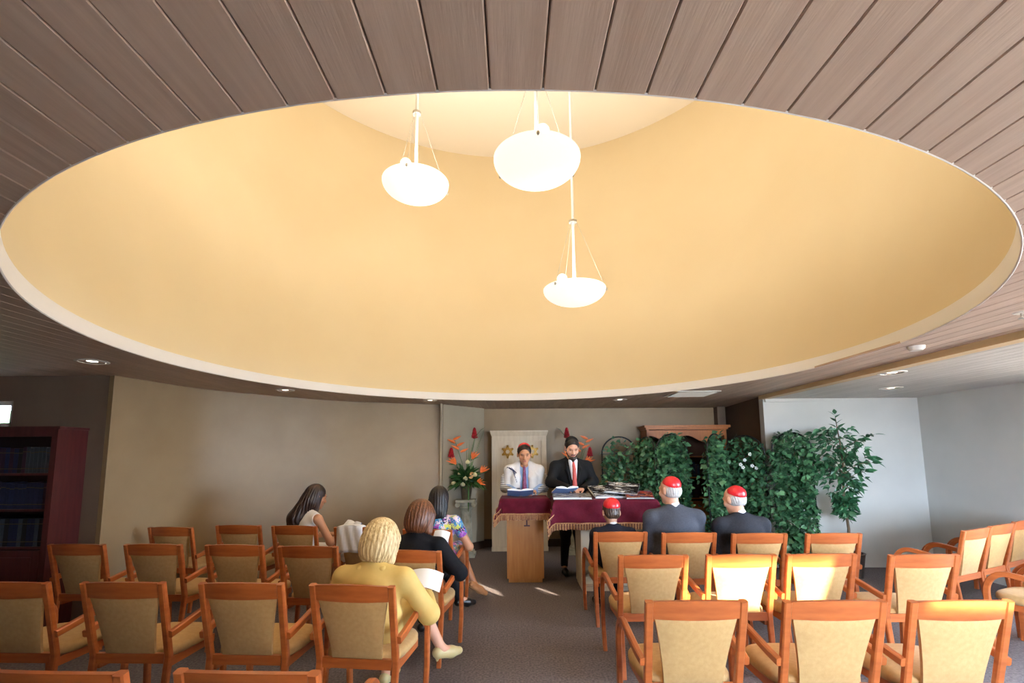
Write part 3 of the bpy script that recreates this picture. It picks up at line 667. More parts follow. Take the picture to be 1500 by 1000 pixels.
for k, z in enumerate(SH):
    x = -4.26-.045; i = 0
    while x > -4.26-bw+.09:
        wd = random.choice((.034, .038, .042)); x -= wd+.0015
        m = BOOKM[(0, 1, 3, 0)[i % 4] if k == 0 else (0 if k == 1 and i > 2 else (3 if k == 2 and i < 7 else random.choice((0, 1, 2))))]
        book_spine(x, 4.425, z, wd, random.uniform(.225, .245) if k else .25, .19, m, '%s bound book on the %s shelf of the mahogany bookcase' % (m.name.split('_')[-1], sn[k]), 'books on the %s shelf of the mahogany bookcase' % sn[k]); i += 1
        if i >= 22: break

t = thing('hutch', (3.02, 8.0, 0), 0, 'honey oak hutch with cornice and dark shelves behind the ivy screens', 'cabinet')
put('side_panel', MB().b2(-.72, -.68, 0, .36, 0, 2.0), M_HUTCH, t, False); put('side_panel', MB().b2(.60, .64, 0, .36, 0, 2.0), M_HUTCH, t, False)
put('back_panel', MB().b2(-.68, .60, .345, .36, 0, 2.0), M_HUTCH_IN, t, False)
put('cornice', MB().b2(-.74, .66, -.03, .36, 2.0, 2.035).b2(-.77, .69, -.06, .36, 2.035, 2.075), M_HUTCH, t, False)
vl = MB(); n = 24; pts = [(-.68+1.28*i/n, 1.99) for i in range(n+1)] + [(.60-1.28*i/n, 1.84+.06*math.cos(i/n*2*PI*2)) for i in range(n+1)]
vl.add([(x, -.004, z) for x, z in pts] + [(x, .018, z) for x, z in pts], [tuple(range(len(pts))), tuple(range(len(pts), 2*len(pts)))[::-1]] + [(i, len(pts)+i, len(pts)+(i+1) % len(pts), (i+1) % len(pts)) for i in range(len(pts))])
put('scalloped_valance', vl, M_HUTCH, t, False)
for z in (.85, 1.2, 1.55): put('shelf', MB().b2(-.68, .60, .01, .345, z-.02, z), M_HUTCH, t, False)
for i in range(2): put('door', MB().b2(-.68+i*.645, -.04+i*.645, -.012, .01, .06, .80), M_HUTCH, t, False)
for k, z in enumerate((.85, 1.2)):
    x = 3.02-.30
    for i in range(12):
        wd = random.choice((.03, .036, .042)); book_spine(x, 8.03, z, wd, random.uniform(.2, .25), .18, random.choice(BOOKM), 'dark book on the %s shelf of the oak hutch' % ('lower', 'upper')[k], 'books on the %s shelf of the oak hutch' % ('lower', 'upper')[k]); x += wd+.002

# ------------------------------------------------------------------ plants
def leaf_mesh(name, L, W, m, fold=.25, pts=5):
    """pointed leaf along +Y from its stalk, folded on the midrib"""
    vs = []; fs = []
    for i in range(pts+1):
        u = i/pts; wv = W/2*math.sin(PI*u**.8)*(1-.15*u); z = -.18*L*u*u
        vs += [(-wv, u*L, z+fold*wv), (0, u*L, z), (wv, u*L, z+fold*wv)]
    for i in range(pts): a = 3*i; fs += [(a, a+1, a+4, a+3), (a+1, a+2, a+5, a+4)]
    return MB().add(vs, fs).mesh(name, m)
def leaf_cloud(places, L, W, m, name, parent, r):
    """many small leaves joined: places = (point, outward direction, size)"""
    mb = MB()
    for p, d, sc in places:
        q = d.to_track_quat('Y', 'Z') @ Quaternion((0, 1, 0), r.uniform(-1.2, 1.2)); l, w_ = L*sc, W*sc
        v = [Vector((0, 0, 0)), Vector((-w_*.5, l*.30, .12*l)), Vector((-w_*.32, l*.62, .04*l)), Vector((0, l, -.12*l)), Vector((w_*.32, l*.62, .04*l)), Vector((w_*.5, l*.30, .12*l)), Vector((0, l*.45, 0))]
        mb.add([p + q @ x for x in v], [(0, 6, 1), (1, 6, 2), (2, 6, 3), (3, 6, 4), (4, 6, 5), (5, 6, 0)])
    return put(name, mb, m, parent, kind='stuff')
def ivy_panel(a, b, H, dens, label, seed, top_bare=.0, blossoms=0):
    """arched iron trellis panel from floor point a to b, grown over with ivy"""
    r = random.Random(seed); a = Vector((*a, 0)); b = Vector((*b, 0)); d = b-a; Wd = d.length; d.normalize(); n = Vector((d.y, -d.x, 0))
    t = thing('ivy_screen', (a+b)/2, math.atan2(d.y, d.x), label, 'plant screen', 'arched iron screens grown with ivy')
    R = Wd/2; zs = H-R
    fr = [(-R, 0, 0), (-R, 0, zs*.5), (-R, 0, zs)] + [(-R*math.cos(PI*i/16), 0, zs+R*math.sin(PI*i/16)) for i in range(1, 16)] + [(R, 0, zs), (R, 0, zs*.5), (R, 0, 0)]
    put('iron_frame', MB().tube(fr, .011, 8), M_IRON, t)
    for z in (.25, .8, 1.3, zs): put('crossbar', MB().tube([(-R, 0, z), (R, 0, z)], .006, 6), M_IRON, t)
    for k in (-1, 1): put('scroll', MB().tube([(k*R*.1, 0, zs)] + [(k*(R*.1+R*.4*math.sin(q*.4)), 0, zs+R*.55*q/6) for q in range(1, 7)], .005, 6), M_IRON, t)
    put('upright', MB().tube([(0, 0, 0), (0, 0, zs)], .006, 6), M_IRON, t)
    vine = MB()
    for k in range(5):
        x = -R+2*R*(k+.5)/5; vine.tube([(x+.05*math.sin(q*1.3+k), -.015+.03*(q % 2), q*zs/9) for q in range(10)], .004, 5)
    put('vine', vine, M_TRUNK, t)
    pl = []
    for i in range(dens):
        while True:
            x = r.uniform(-R-.01, R+.01); z = r.uniform(.1, H+.03); top = zs+math.sqrt(max(0, R*R-min(abs(x), R)**2))
            if z < top+.04-top_bare*r.random() and (z < zs-.05 or r.random() < .85-top_bare): break
        y = r.gauss(0, .045); dr = Vector((r.uniform(-1, 1), r.choice((-1, -1, 1))*r.uniform(.2, 1), r.uniform(-.9, .5))).normalized()
        pl.append((Vector((x, y, z)), dr, r.uniform(.7, 1.25)))
    leaf_cloud(pl, .078, .068, M_IVY, 'ivy_leaves', t, r)
    for i in range(blossoms):
        x, z = r.uniform(-R*.4, R*.7), r.uniform(1.35, 1.62); f = MB()
        for k in range(5): f.sphere((.016*math.cos(k*1.257), -.01, .016*math.sin(k*1.257)), (.012, .006, .012), 6, 4)
        o = put('blossom', f, M_WHITEF, t); o.location = (x, -.09, z)
    return t
ivy_panel((1.40, 7.35), (1.93, 7.32), 1.86, 1300, 'arched ivy screen right beside the bearded man', 1, .35)
ivy_panel((1.95, 7.30), (2.07, 6.82), 1.84, 1700, 'narrow-looking folded ivy screen, second from the bearded man', 2, .1)
ivy_panel((2.08, 6.80), (2.55, 6.86), 1.87, 2300, 'bright full ivy screen before the left half of the oak hutch', 3, .05)
ivy_panel((2.74, 6.62), (3.12, 6.95), 1.87, 1900, 'ivy screen before the right end of the oak hutch', 4, .12)
ivy_panel((3.14, 6.95), (3.52, 6.56), 1.84, 1900, 'shaded ivy screen with small white blossoms', 5, .2, 6)
ivy_panel((3.56, 6.45), (3.96, 6.22), 1.86, 2500, 'rightmost ivy screen, next to the ficus tree', 6, .05)
# the cord that hangs behind the last screen
p0 = at_y(1170, 776, 6.5)

t = thing('ficus_tree', (4.36, 6.25, 0), 0, 'slender potted ficus tree standing before the pale right wall', 'tree')
put('pot', MB().lathe([(0, 0), (.13, 0), (.17, .28), (.18, .30), (.155, .30), (.15, .26), (0, .26)], 28), M_POT, t)
r = random.Random(11); tops = []
tk = [Vector((0, 0, .26)), Vector((.02, 0, .6)), Vector((-.01, 0, 1.0)), Vector((.02, 0, 1.4)), Vector((0, 0, 1.75)), Vector((-.03, 0, 2.05))]
put('trunk', MB().tube(tk, .017, 8, [1.2, 1, .9, .75, .5, .25]), M_TRUNK, t)
lm = [leaf_mesh('ficus_leaf_%d' % i, .096+.010*i, .052+.004*i, M_FICUS, .22) for i in range(3)]
nl = 0
for i in range(46):
    z = r.choice((r.uniform(.72, 1.0), r.uniform(1.0, 1.9), r.uniform(1.2, 1.85), r.uniform(1.25, 1.75))); a = r.uniform(0, 2*PI)
    k = min(4, int((z-.26)/.36)); base = tk[k].lerp(tk[min(k+1, 5)], .5); base = Vector((base.x, base.y, z-.08))
    ln = (.14 if z < 1.05 else .36*math.sin(PI*min(1, max(.12, (z-.95)/1.25)))+.08)*r.uniform(.7, 1.1)
    tip = base + Vector((math.cos(a)*ln, math.sin(a)*ln*.55, r.uniform(.05, .22)))
    mid = base.lerp(tip, .5)+Vector((0, 0, .03)); put('branch', MB().tube([base, mid, tip], .004, 5, [1.2, .9, .5]), M_TRUNK, t)
    for j in range(6):
        u = .35+.65*j/5; p = base.lerp(tip, u)+Vector((0, 0, .03*math.sin(PI*u)))
        d = Vector((math.cos(a)+r.uniform(-1.1, 1.1), .5*math.sin(a)+r.uniform(-.9, .3), r.uniform(-1.0, .5))).normalized()
        o = link('leaf', lm[nl % 3], t); o.location = p; o.rotation_mode = 'QUATERNION'; o.rotation_quaternion = d.to_track_quat('Y', 'Z') @ Quaternion((0, 1, 0), r.choice((-1, 1))*r.uniform(.2, 1.2)); nl += 1
pl = []
for i in range(420):
    z = r.uniform(.78, 1.92); rad = (.10 if z < 1.05 else .30*math.sin(PI*min(1, max(.15, (z-.95)/1.1)))+.04)*math.sqrt(r.random()); a = r.uniform(0, 2*PI)
    pl.append((Vector((rad*math.cos(a)*1.1, rad*math.sin(a)*.6, z)), Vector((math.cos(a)+r.uniform(-.8, .8), r.uniform(-1, .5), r.uniform(-1, .5))).normalized(), r.uniform(.8, 1.2)))
leaf_cloud(pl, .10, .052, M_FICUS, 'inner_leaves', t, r)
for z, a in ((2.05, .4), (2.08, 2.2), (2.0, 3.6), (1.96, 5.2), (2.1, 1.3), (1.92, 2.9), (1.9, .1)):
    o = link('leaf', lm[1], t); o.location = (-.03, 0, z); o.rotation_mode = 'QUATERNION'; o.rotation_quaternion = Vector((math.cos(a), .5*math.sin(a), .8)).to_track_quat('Y', 'Z')

def flower_stand(x, y, mirror, lab, plab, seed):
    r = random.Random(seed); s = mirror
    t = thing('pedestal', (x, y, 0), 0, plab, 'pedestal')
    put('plinth', MB().b2(-.15, .15, -.15, .15, 0, .05).b2(-.13, .13, -.13, .13, .05, .085), M_STONE, t, False)
    sh = MB(); n = 48; prof = []; vs = []; zz = [.085, .11, .14, .45, .72, .745]; rr_ = [.118, .118, .102, .098, .090, .090]
    for z, rad in zip(zz, rr_):
        for i in range(n): a = 2*PI*i/n; q = rad-(.007*(.5+.5*math.cos(a*16)) if .12 < z < .74 else 0); vs.append((q*math.cos(a), q*math.sin(a), z))
    sh.add(vs, [(l*n+i, l*n+(i+1) % n, (l+1)*n+(i+1) % n, (l+1)*n+i) for l in range(5) for i in range(n)]); put('fluted_shaft', sh, M_STONE, t, True, 30)
    cp = MB(); cp.b2(-.155, .155, -.155, .155, .85, .885); cp.lathe([(0, .745), (.105, .745), (.115, .76), (.105, .775), (.12, .82), (.13, .85), (0, .85)], 24)
    for q in (-1, 1): cp.tube([(q*.125, -.15, .81), (q*.125, .15, .81)], .038, 14)
    put('scroll_capital', cp, M_STONE, t)
    f = thing('flower_arrangement', (x, y, .885), 0, lab, 'flowers')
    put('vase', MB().lathe([(0, 0), (.068, 0), (.075, .02), (.098, .21), (.102, .225), (.09, .225), (.085, .20), (0, .20)], 24), M_VASE, f)
    pl = []
    for i in range(210):
        a = r.uniform(0, 2*PI); el = r.uniform(-.35, 1.2); d = Vector((math.cos(a)*math.cos(el), math.sin(a)*math.cos(el), math.sin(el))); pl.append((Vector((0, 0, .27)) + d*r.uniform(.05, .19), (d+Vector((0, 0, -.2))).normalized(), r.uniform(.7, 1.3)))
    leaf_cloud(pl, .16, .06, M_LEAF, 'foliage', f, r)
    def stem(p, rad=.004): put('stem', MB().tube([(0, 0, .2), (p[0]*.35, p[1]*.4, .2+(p[2]-.2)*.5), p], rad, 6), M_STEM, f)
    def bird(p, d):                                                            # bird of paradise: beak and raised orange sepals
        stem(p); d = Vector(d).normalized(); fm = MB(); Q = d.to_track_quat('Y', 'Z')
        for k in range(4):
            e = Q @ Quaternion((1, 0, 0), .25+.32*k) @ Vector((0, 1, 0)); fm.tube([Vector(p), Vector(p)+e*.06+Vector((0, 0, .01)), Vector(p)+e*(.17-.014*k)], .020, 6, [.5, 1, .1])
        put('bird_of_paradise', fm, M_ORANGE, f)
        put('beak', MB().tube([Vector(p)-d*.03, Vector(p)+d*.05, Vector(p)+d*.12+Vector((0, 0, -.01))], .011, 6, [.6, 1, .1]), M_LEAF, f)
    def ginger(p, h=.13):
        stem(p); g = MB()
        for k in range(7):
            z = p[2]+h*k/7
            for q in range(5): a = q*1.257+k*.6; w_ = .048*(1-.11*k); g.tube([(p[0], p[1], z), (p[0]+w_*math.cos(a), p[1]+w_*math.sin(a), z+.022), (p[0]+w_*.5*math.cos(a), p[1]+w_*.5*math.sin(a), z+.05)], .014, 5, [.8, 1, .15])
        put('red_ginger', g, M_RED, f)
    def rose(p, m, rad=.036):
        stem(p, .003); g = MB(); g.sphere(p, (rad*.75, rad*.75, rad), 10, 6)
        for k in range(5): a = k*1.257; g.sphere((p[0]+rad*.5*math.cos(a), p[1]+rad*.5*math.sin(a), p[2]-rad*.15), (rad*.6, rad*.6, rad*.75), 8, 5)
        put('rose', g, m, f)
    def heliconia(p):                                                          # zigzag of red-orange bracts
        stem(p)
        for k in range(5):
            q = Vector((p[0]+s*(-.02+.03*k)*1, p[1], p[2]-.05*k)); e = Vector((s*(-1 if k % 2 else 1), -.1, .45)).normalized()
            put('heliconia_bract', MB().tube([q, q+e*.06, q+e*.14], .023, 6, [.7, 1, .1]), M_ORANGE, f)
    heliconia((-.19*s, -.02, .96)); ginger((-.245*s, .0, .67)); ginger((.13*s, .02, .98), .15)
    bird((-.16*s, -.08, .56), (-.8*s, -.3, .1)); bird((.24*s, -.06, .42), (.8*s, -.2, .15)); bird((.10*s, -.03, .64), (.9*s, -.2, .4)); bird((.17*s, -.08, .25), (.8*s, -.3, -.3))
    for p, m in (((-.19*s, -.12, .27), M_YELLOWF), ((-.04*s, -.16, .25), M_YELLOWF), ((.0, -.15, .34), M_YELLOWF), ((-.09*s, -.1, .42), M_YELLOWF), ((.15*s, -.12, .40), M_YELLOWF), ((.03*s, -.08, .60), M_YELLOWF)): rose(p, m)
    put('protea', MB().lathe([(0, -.05), (.03, -.04), (.038, 0), (.028, .05), (0, .07)], 12, (.09*s, -.12, .38), Matrix.Rotation(.4, 3, 'Y')), M_PEACH, f); stem((.09*s, -.12, .35))
    for k in range(7):
        a = r.uniform(-.35, .35); h = r.uniform(.75, 1.12); put('grass_blade', MB().sweep([(0, 0, .2), (math.sin(a)*h*.4, r.uniform(-.05, .05), .2+h*.45), (math.sin(a)*h*.85, r.uniform(-.08, .08), h)], RRECT(.004, .0015, .0005), (1, 0, 0), [1, .9, .2]), M_STEM, f)
    put('arching_leaf', MB().sweep([(0, 0, .25), (.08*s, 0, .7), (.15*s, 0, 1.0), (.24*s, 0, 1.12), (.31*s, 0, 1.16)], RRECT(.018, .002, .001), (0, 1, 0), [.4, 1, 1.2, 1, .1]), M_LEAF, f)
    put('trailing_leaf', MB().sweep([(.03*s, -.09, .24), (.05*s, -.13, .15), (.05*s, -.14, -.02), (.05*s, -.14, -.18)], RRECT(.012, .002, .001), (1, 0, 0), [.6, 1, 1, .3]), M_STEM, f)
flower_stand(-.75, 7.66, 1, 'tropical flower arrangement with bird of paradise on the plaster column', 'weathered white plaster column pedestal left of the ark', 21)
flower_stand(1.04, 7.80, -1, 'tropical flower arrangement partly hidden behind the bearded man', 'plaster column pedestal hidden behind the bearded man and table', 22)

# ------------------------------------------------------------------ people: smooth blended solids meshed on a grid
class Solid:
    def __init__(s, res): s.res = res; s.p = []
    def cone(s, a, b, ra, rb=None, k=.03): s.p.append(('c', np.array(a, float), np.array(b, float), ra, rb if rb is not None else ra, k)); return s
    def ell(s, c, r, R=None, k=.03): s.p.append(('e', np.array(c, float), np.array(r, float), np.array(R) if R is not None else np.eye(3), 0, k)); return s
    def cut(s, c, r, R=None, k=.01): s.p.append(('x', np.array(c, float), np.array(r, float), np.array(R) if R is not None else np.eye(3), 0, k)); return s
    def mesh(s, name, m):
        lo = np.full(3, 1e9); hi = -lo
        for q in s.p:
            if q[0] == 'c': R = max(q[3], q[4]); lo = np.minimum(lo, np.minimum(q[1], q[2])-R); hi = np.maximum(hi, np.maximum(q[1], q[2])+R)
            elif q[0] == 'e': R = q[2].max(); lo = np.minimum(lo, q[1]-R); hi = np.maximum(hi, q[1]+R)
        h = s.res; lo -= 3*h+.01; hi += 3*h+.01; n = np.ceil((hi-lo)/h).astype(int)+1
        D = np.full(n, .5, np.float32); ax = [lo[i]+h*np.arange(n[i]) for i in range(3)]
        for q in s.p:
            k = q[5]; pad = k*1.2+2.5*h
            if q[0] == 'c': R = max(q[3], q[4]); l = np.minimum(q[1], q[2])-R-pad; u = np.maximum(q[1], q[2])+R+pad
            else: R = q[2].max(); l = q[1]-R-pad; u = q[1]+R+pad
            i0 = np.maximum(((l-lo)/h).astype(int), 0); i1 = np.minimum(((u-lo)/h).astype(int)+2, n)
            if (i1 <= i0).any(): continue
            sl = tuple(slice(i0[i], i1[i]) for i in range(3))
            X, Y, Z = np.meshgrid(*[ax[i][sl[i]] for i in range(3)], indexing='ij'); P = np.stack([X, Y, Z], -1)
            if q[0] == 'c':
                ab = q[2]-q[1]; t = np.clip(((P-q[1])@ab)/max(ab@ab, 1e-9), 0, 1); d = np.linalg.norm(P-q[1]-t[..., None]*ab, axis=-1)-(q[3]+(q[4]-q[3])*t)
            else:
                L = (P-q[1])@q[3]; k0 = np.linalg.norm(L/q[2], axis=-1); k1 = np.linalg.norm(L/q[2]**2, axis=-1); d = k0*(k0-1)/np.maximum(k1, 1e-6)
            A = D[sl]
            if q[0] == 'x': B = -d; g = np.clip(.5-.5*(A-B)/k, 0, 1); D[sl] = A*(1-g)+B*g+k*g*(1-g)
            else: g = np.clip(.5+.5*(A-d)/k, 0, 1); D[sl] = A*(1-g)+d*g-k*g*(1-g)
        I = D < 0; c = np.zeros(np.array(I.shape)-1, np.int8)
        for dx in (0, 1):
            for dy in (0, 1):
                for dz in (0, 1): c += I[dx:I.shape[0]-1+dx, dy:I.shape[1]-1+dy, dz:I.shape[2]-1+dz]
        act = np.argwhere((c > 0) & (c < 8)); idx = np.full(c.shape, -1, np.int64); idx[tuple(act.T)] = np.arange(len(act))
        acc = np.zeros((len(act), 3)); cnt = np.zeros(len(act)); O = np.array
        for a_ in range(3):
            o1, o2 = [i for i in range(3) if i != a_]
            for b1 in (0, 1):
                for b2 in (0, 1):
                    p0 = act.copy(); p0[:, o1] += b1; p0[:, o2] += b2; p1 = p0.copy(); p1[:, a_] += 1
                    v0 = D[tuple(p0.T)].astype(float); v1 = D[tuple(p1.T)].astype(float); x = (v0 < 0) != (v1 < 0)
                    tt = v0[x]/(v0[x]-v1[x]); q = p0[x].astype(float); q[:, a_] += tt; acc[x] += q; cnt[x] += 1
        V = acc/cnt[:, None]*h+lo; Fs = []
        for a_ in range(3):
            o1, o2 = (a_+1) % 3, (a_+2) % 3; sl0 = [slice(None)]*3; sl1 = [slice(None)]*3; sl0[a_] = slice(0, -1); sl1[a_] = slice(1, None)
            e = np.argwhere(I[tuple(sl0)] != I[tuple(sl1)]); e = e[(e[:, o1] > 0) & (e[:, o2] > 0) & (e[:, o1] < c.shape[o1]) & (e[:, o2] < c.shape[o2])]
            def cell(d1, d2): q = e.copy(); q[:, o1] -= d1; q[:, o2] -= d2; return idx[tuple(q.T)]
            F4 = np.stack([cell(1, 1), cell(0, 1), cell(0, 0), cell(1, 0)], 1); fl = ~I[tuple(e.T)]; F4[fl] = F4[fl][:, ::-1]; Fs.append(F4)
        Fq = np.concatenate(Fs); Fq = Fq[(Fq >= 0).all(1)]
        me = bpy.data.meshes.new(name); me.from_pydata(V.tolist(), [], Fq.tolist()); me.materials.append(m)
        me.polygons.foreach_set('use_smooth', [True]*len(Fq)); me.update(); return me
V3 = lambda *a: np.array(a, float)
def rotm(yaw=0, pitch=0, roll=0):      # head frame: columns right, forward, up; pitch > 0 bows the head
    R = Matrix.Rotation(yaw, 3, 'Z') @ Matrix.Rotation(-pitch, 3, 'X') @ Matrix.Rotation(roll, 3, 'Y'); return np.array(R)
def head_prims(S, c, R, hs):
    P = lambda x, y, z: c + R @ (V3(x, y, z)*hs)
    S.ell(P(0, -.012, .03), V3(.076, .094, .088)*hs, R, .02); S.ell(P(0, .028, -.035), V3(.060, .064, .078)*hs, R, .03)
    S.cone(P(0, .066, -.088), P(0, .070, -.092), .026*hs, k=.03)
    S.cone(P(0, .090, .012), P(0, .108, -.028), .009*hs, .014*hs, .012); S.cone(P(-.012, .098, -.032), P(.012, .098, -.032), .009*hs, k=.01)
    S.cone(P(-.03, .080, .028), P(.03, .080, .028), .014*hs, k=.02); S.cone(P(-.016, .088, -.060), P(.016, .088, -.060), .008*hs, k=.01)
    for s in (-1, 1):
        S.ell(P(s*.080, -.006, -.006), V3(.010, .020, .033)*hs, R, .008); S.ell(P(s*.045, .062, -.022), V3(.022, .02, .02)*hs, R, .03)
def hand_prims(S, wr, d, n, curl=.5, side=1, sc=1.0):
    """wrist point, finger direction, back-of-hand normal; side = +1 puts the thumb to the right of d seen from the back"""
    d = d/np.linalg.norm(d); n = n-d*(n@d); n = n/np.linalg.norm(n); s = np.cross(d, n)*side
    for q, (off, ln) in enumerate(((.030, .073), (.010, .080), (-.010, .075), (-.029, .060))):
        a = wr+d*.012*sc+s*off*.6*sc; b = wr+(d*.088+s*off)*sc; S.cone(a, b, .016*sc, .0125*sc, .012); p = b; ang = .15
        for seg, fr in enumerate((.45, .32, .23)):
            ang += curl*(.55+.25*seg); e = d*math.cos(ang)-n*math.sin(ang); nx = p+e*ln*fr*1.05*sc; S.cone(p, nx, (.0092-.0008*seg)*sc, (.0086-.001*seg)*sc, .004); p = nx
    a = wr+(d*.025+s*.022)*sc; b = a+(d*.030+s*.030-n*.012)*sc; c = b+(d*.034+s*.010-n*.012*(1+curl))*sc
    S.cone(a, b, .014*sc, .0115*sc, .01); S.cone(b, c, .0105*sc, .008*sc, .004)
def lathe_cap(name, c, R, rad, ht, m, parent, label=None):
    """skullcap: four-panel dome sitting on the head along the up column of R"""
    mb = MB(); prof = [(rad*math.sin(a), ht*math.cos(a)) for a in [PI/2*i/9 for i in range(10)]]; prof[0] = (0, ht)
    prof += [(rad*.985, -.004), (rad*.93*1, .0)] + [(rad*.95*math.sin(a), ht*.93*math.cos(a)) for a in [PI/2*i/6 for i in range(5, -1, -1)]]
    mb.lathe(prof, 32, tuple(c), Matrix(R.tolist()), False); o = put(name, mb, m, parent, True, 70)
    sm = MB()
    for k in range(4):
        a = PI/4+k*PI/2; sm.tube([Vector(c)+Matrix(R.tolist()) @ Vector((rad*1.005*math.sin(q)*math.cos(a), rad*1.005*math.sin(q)*math.sin(a), ht*1.005*math.cos(q))) for q in [PI/2*i/8 for i in range(9)]], .0012, 4)
    put('seam', sm, m, o); return o
def face_details(t, c, R, hs, lidm=M_EYE, brow=M_EYE):
    P = lambda x, y, z: Vector(c + R @ (V3(x, y, z)*hs)); MR = Matrix(R.tolist())
    for s in (-1, 1):
        put('eye', MB().sphere(P(s*.031, .082, .004), (.013*hs, .006*hs, .0045*hs), 8, 5, MR), lidm, t)
        put('eyebrow', MB().sphere(P(s*.032, .090, .026), (.019*hs, .006*hs, .0045*hs), 8, 5, MR), brow, t)
    put('mouth', MB().sphere(P(0, .094, -.060), (.021*hs, .006*hs, .008*hs), 10, 5, MR), M_LIP, t)
SEAT = .468
class Figure:
    """seated or standing body in local metres: faces +Y, origin on the floor"""
    def __init__(s, loc, rz, label, S=1.0, lean=.1, hp=.3, hy=0, hs=1.06, seated=True, tyaw=0, sw=.185, hipy=-.06, roll=0, hipz=None, nbz=None):
        s.t = thing('person', loc, rz, label, 'person'); s.S = S
        s.hip = V3(0, hipy, SEAT+.095*S) if seated else V3(0, 0, hipz or .93*S)
        up = V3(0, math.sin(lean), math.cos(lean)); s.up = up; Ty = rotm(tyaw); s.Ty = Ty
        T = S if nbz is None else (nbz-s.hip[2])/(.50*up[2]); s.T = T
        s.chest = s.hip+up*.32*T; s.sh = s.hip+up*.445*T; s.nb = s.hip+up*.50*T
        s.shL = s.sh+Ty@V3(-sw*S, 0, 0); s.shR = s.sh+Ty@V3(sw*S, 0, 0); s.sw = sw
        s.R = rotm(hy, hp, roll); hdir = V3(0, math.sin(lean*.6+hp*.45), math.cos(lean*.6+hp*.45)); s.hs = hs
        s.hc = s.nb+hdir*.062*S+s.R@V3(0, .02, .105)*hs
        s.arms = {}; s.legs = {}
    def arm(s, side, elbow, wrist, fdir=None, normal=(0, 0, 1), curl=.5): s.arms[side] = (V3(*elbow), V3(*wrist), None if fdir is None else V3(*fdir), V3(*normal), curl)
    def leg(s, side, knee, ankle, toe): s.legs[side] = (V3(*knee), V3(*ankle), V3(*toe))
    def torso(s, B, o, k=.05, low=True):
        S = s.S; f = s.sw/.185; R = s.Ty @ np.array(Matrix.Rotation(-math.atan2(s.up[1], s.up[2]), 3, 'X'))
        B.ell(s.hip+s.up*.03, V3(.155*f+o, .115+o, .12+o)*S, R, k)
        B.ell(s.hip+s.up*.17*s.T, V3(.146*f+o, .105+o, .16*s.T/S+o)*S, R, k)
        B.ell(s.chest, V3(.168*f+o, .112+o, .165*s.T/S+o)*S, R, k)
        dn = V3(0, 0, -.030); B.cone(s.shL+dn, s.shR+dn, .052*S+o*.7, k=k); B.cone(s.sh+s.up*-.05, s.nb+s.up*.005, .085*S+o*.6, .052*S+o*.4, k)
        for a in (s.shL, s.shR): B.cone(s.nb+(a-s.nb)*.15, s.nb+(a-s.nb)*.92+dn*.6, .046*S+o*.5, .040*S+o*.6, k)
    def limbs_arm(s, B, o, k=.03, frac=1.0, upper=True):
        for side, (e, w_, fd, n, c) in s.arms.items():
            a = s.shL if side == 'L' else s.shR
            a = a+(e-a)*.10
            if upper: B.cone(a, e, .047*s.S+o*.9, .041*s.S+o, k); B.cone(e, e+(w_-e)*frac, .042*s.S+o, (.027+(1-frac)*.012)*s.S+o, k)
    def limbs_leg(s, B, o, k=.03, frac=1.0):
        for side, (kn, an, toe) in s.legs.items():
            h = s.hip+V3(-.085 if side == 'L' else .085, .02, -.01)*s.S; B.cone(h, kn, .082*s.S+o, .056*s.S+o, k); B.cone(kn, kn+(an-kn)*frac, .053*s.S+o, (.034+(1-frac)*.015)*s.S+o, k)
    def body(s, m, legs=True):
        B = Solid(.0065); s.torso(B, -.006); B.cone(s.nb-s.up*.03, s.hc+s.R@V3(0, -.02, -.05)*s.hs, .052*s.S, .050*s.S, .03)
        s.limbs_arm(B, 0); s.limbs_leg(B, 0)
        for side, (kn, an, toe) in s.legs.items():
            d = toe-an; B.cone(an, an+d*.5+V3(0, 0, -.012), .034*s.S, .032*s.S, .02); B.cone(an+d*.5+V3(0, 0, -.012), toe, .032*s.S, .022*s.S, .02)
        head_prims(B, s.hc, s.R, s.hs)
        for side, (e, w_, fd, n, c) in s.arms.items():
            if fd is not None: hand_prims(B, w_, fd, n, c, -1 if side == 'L' else 1, s.S)
        s.b = link('body', B.mesh('body', m), s.t); face_details(s.b, s.hc, s.R, s.hs); return s.b
    def add(s, name, B, m, label=None, parent=None): o = link(name, B.mesh(name, m), parent or s.t); tag(o, label=label); return o
    def jacket(s, m, name='jacket', o=.016, frac=.96, hem=True, k=.04):
        B = Solid(.009); s.torso(B, o, k); s.limbs_arm(B, o, k, frac)
        if hem: B.ell(s.hip+s.up*.06, V3(.165*s.sw/.185, .125, .10)*s.S+o, None, .04)
        B.cone(s.nb+V3(-.05, -.015, -.005)*s.S, s.nb+V3(.05, -.015, -.005)*s.S, .034*s.S, k=.03)
        B.cut(s.nb+s.up*.075+V3(0, .03, 0), V3(.062, .075, .085)*s.S, None, .012); return s.add(name, B, m)
    def trousers(s, m, frac=.94, o=.012):
        B = Solid(.010); B.ell(s.hip, V3(.162, .122, .11)*s.S+.004, None, .04); s.limbs_leg(B, o, .04, frac); return s.add('trousers', B, m)
    def shoes(s, m, name='shoe', heel=False):
        for side, (kn, an, toe) in s.legs.items():
            d = toe-an; L = np.linalg.norm(d); d = d/L; B = Solid(.006); dn = V3(0, 0, -1) if abs(d[2]) < .6 else V3(0, -1, 0)
            hl = an-d*.035+dn*.028; m_ = an+d*L*.55+dn*.016; B.cone(hl, m_, .040*s.S, .041*s.S, .02); B.cone(m_, toe+d*.008+dn*.004, .041*s.S, .028*s.S, .02)
            if heel: B.cone(hl, hl+dn*.05-d*.005, .018, .010, .01)
            s.add(name, B, m)
    def collar(s, m):
        B = Solid(.006); B.cone(s.nb+s.up*.012+V3(0, -.006, 0), s.nb+s.up*.036+V3(0, .0, 0), .060*s.S, .056*s.S, .01); s.add('shirt_collar', B, m)
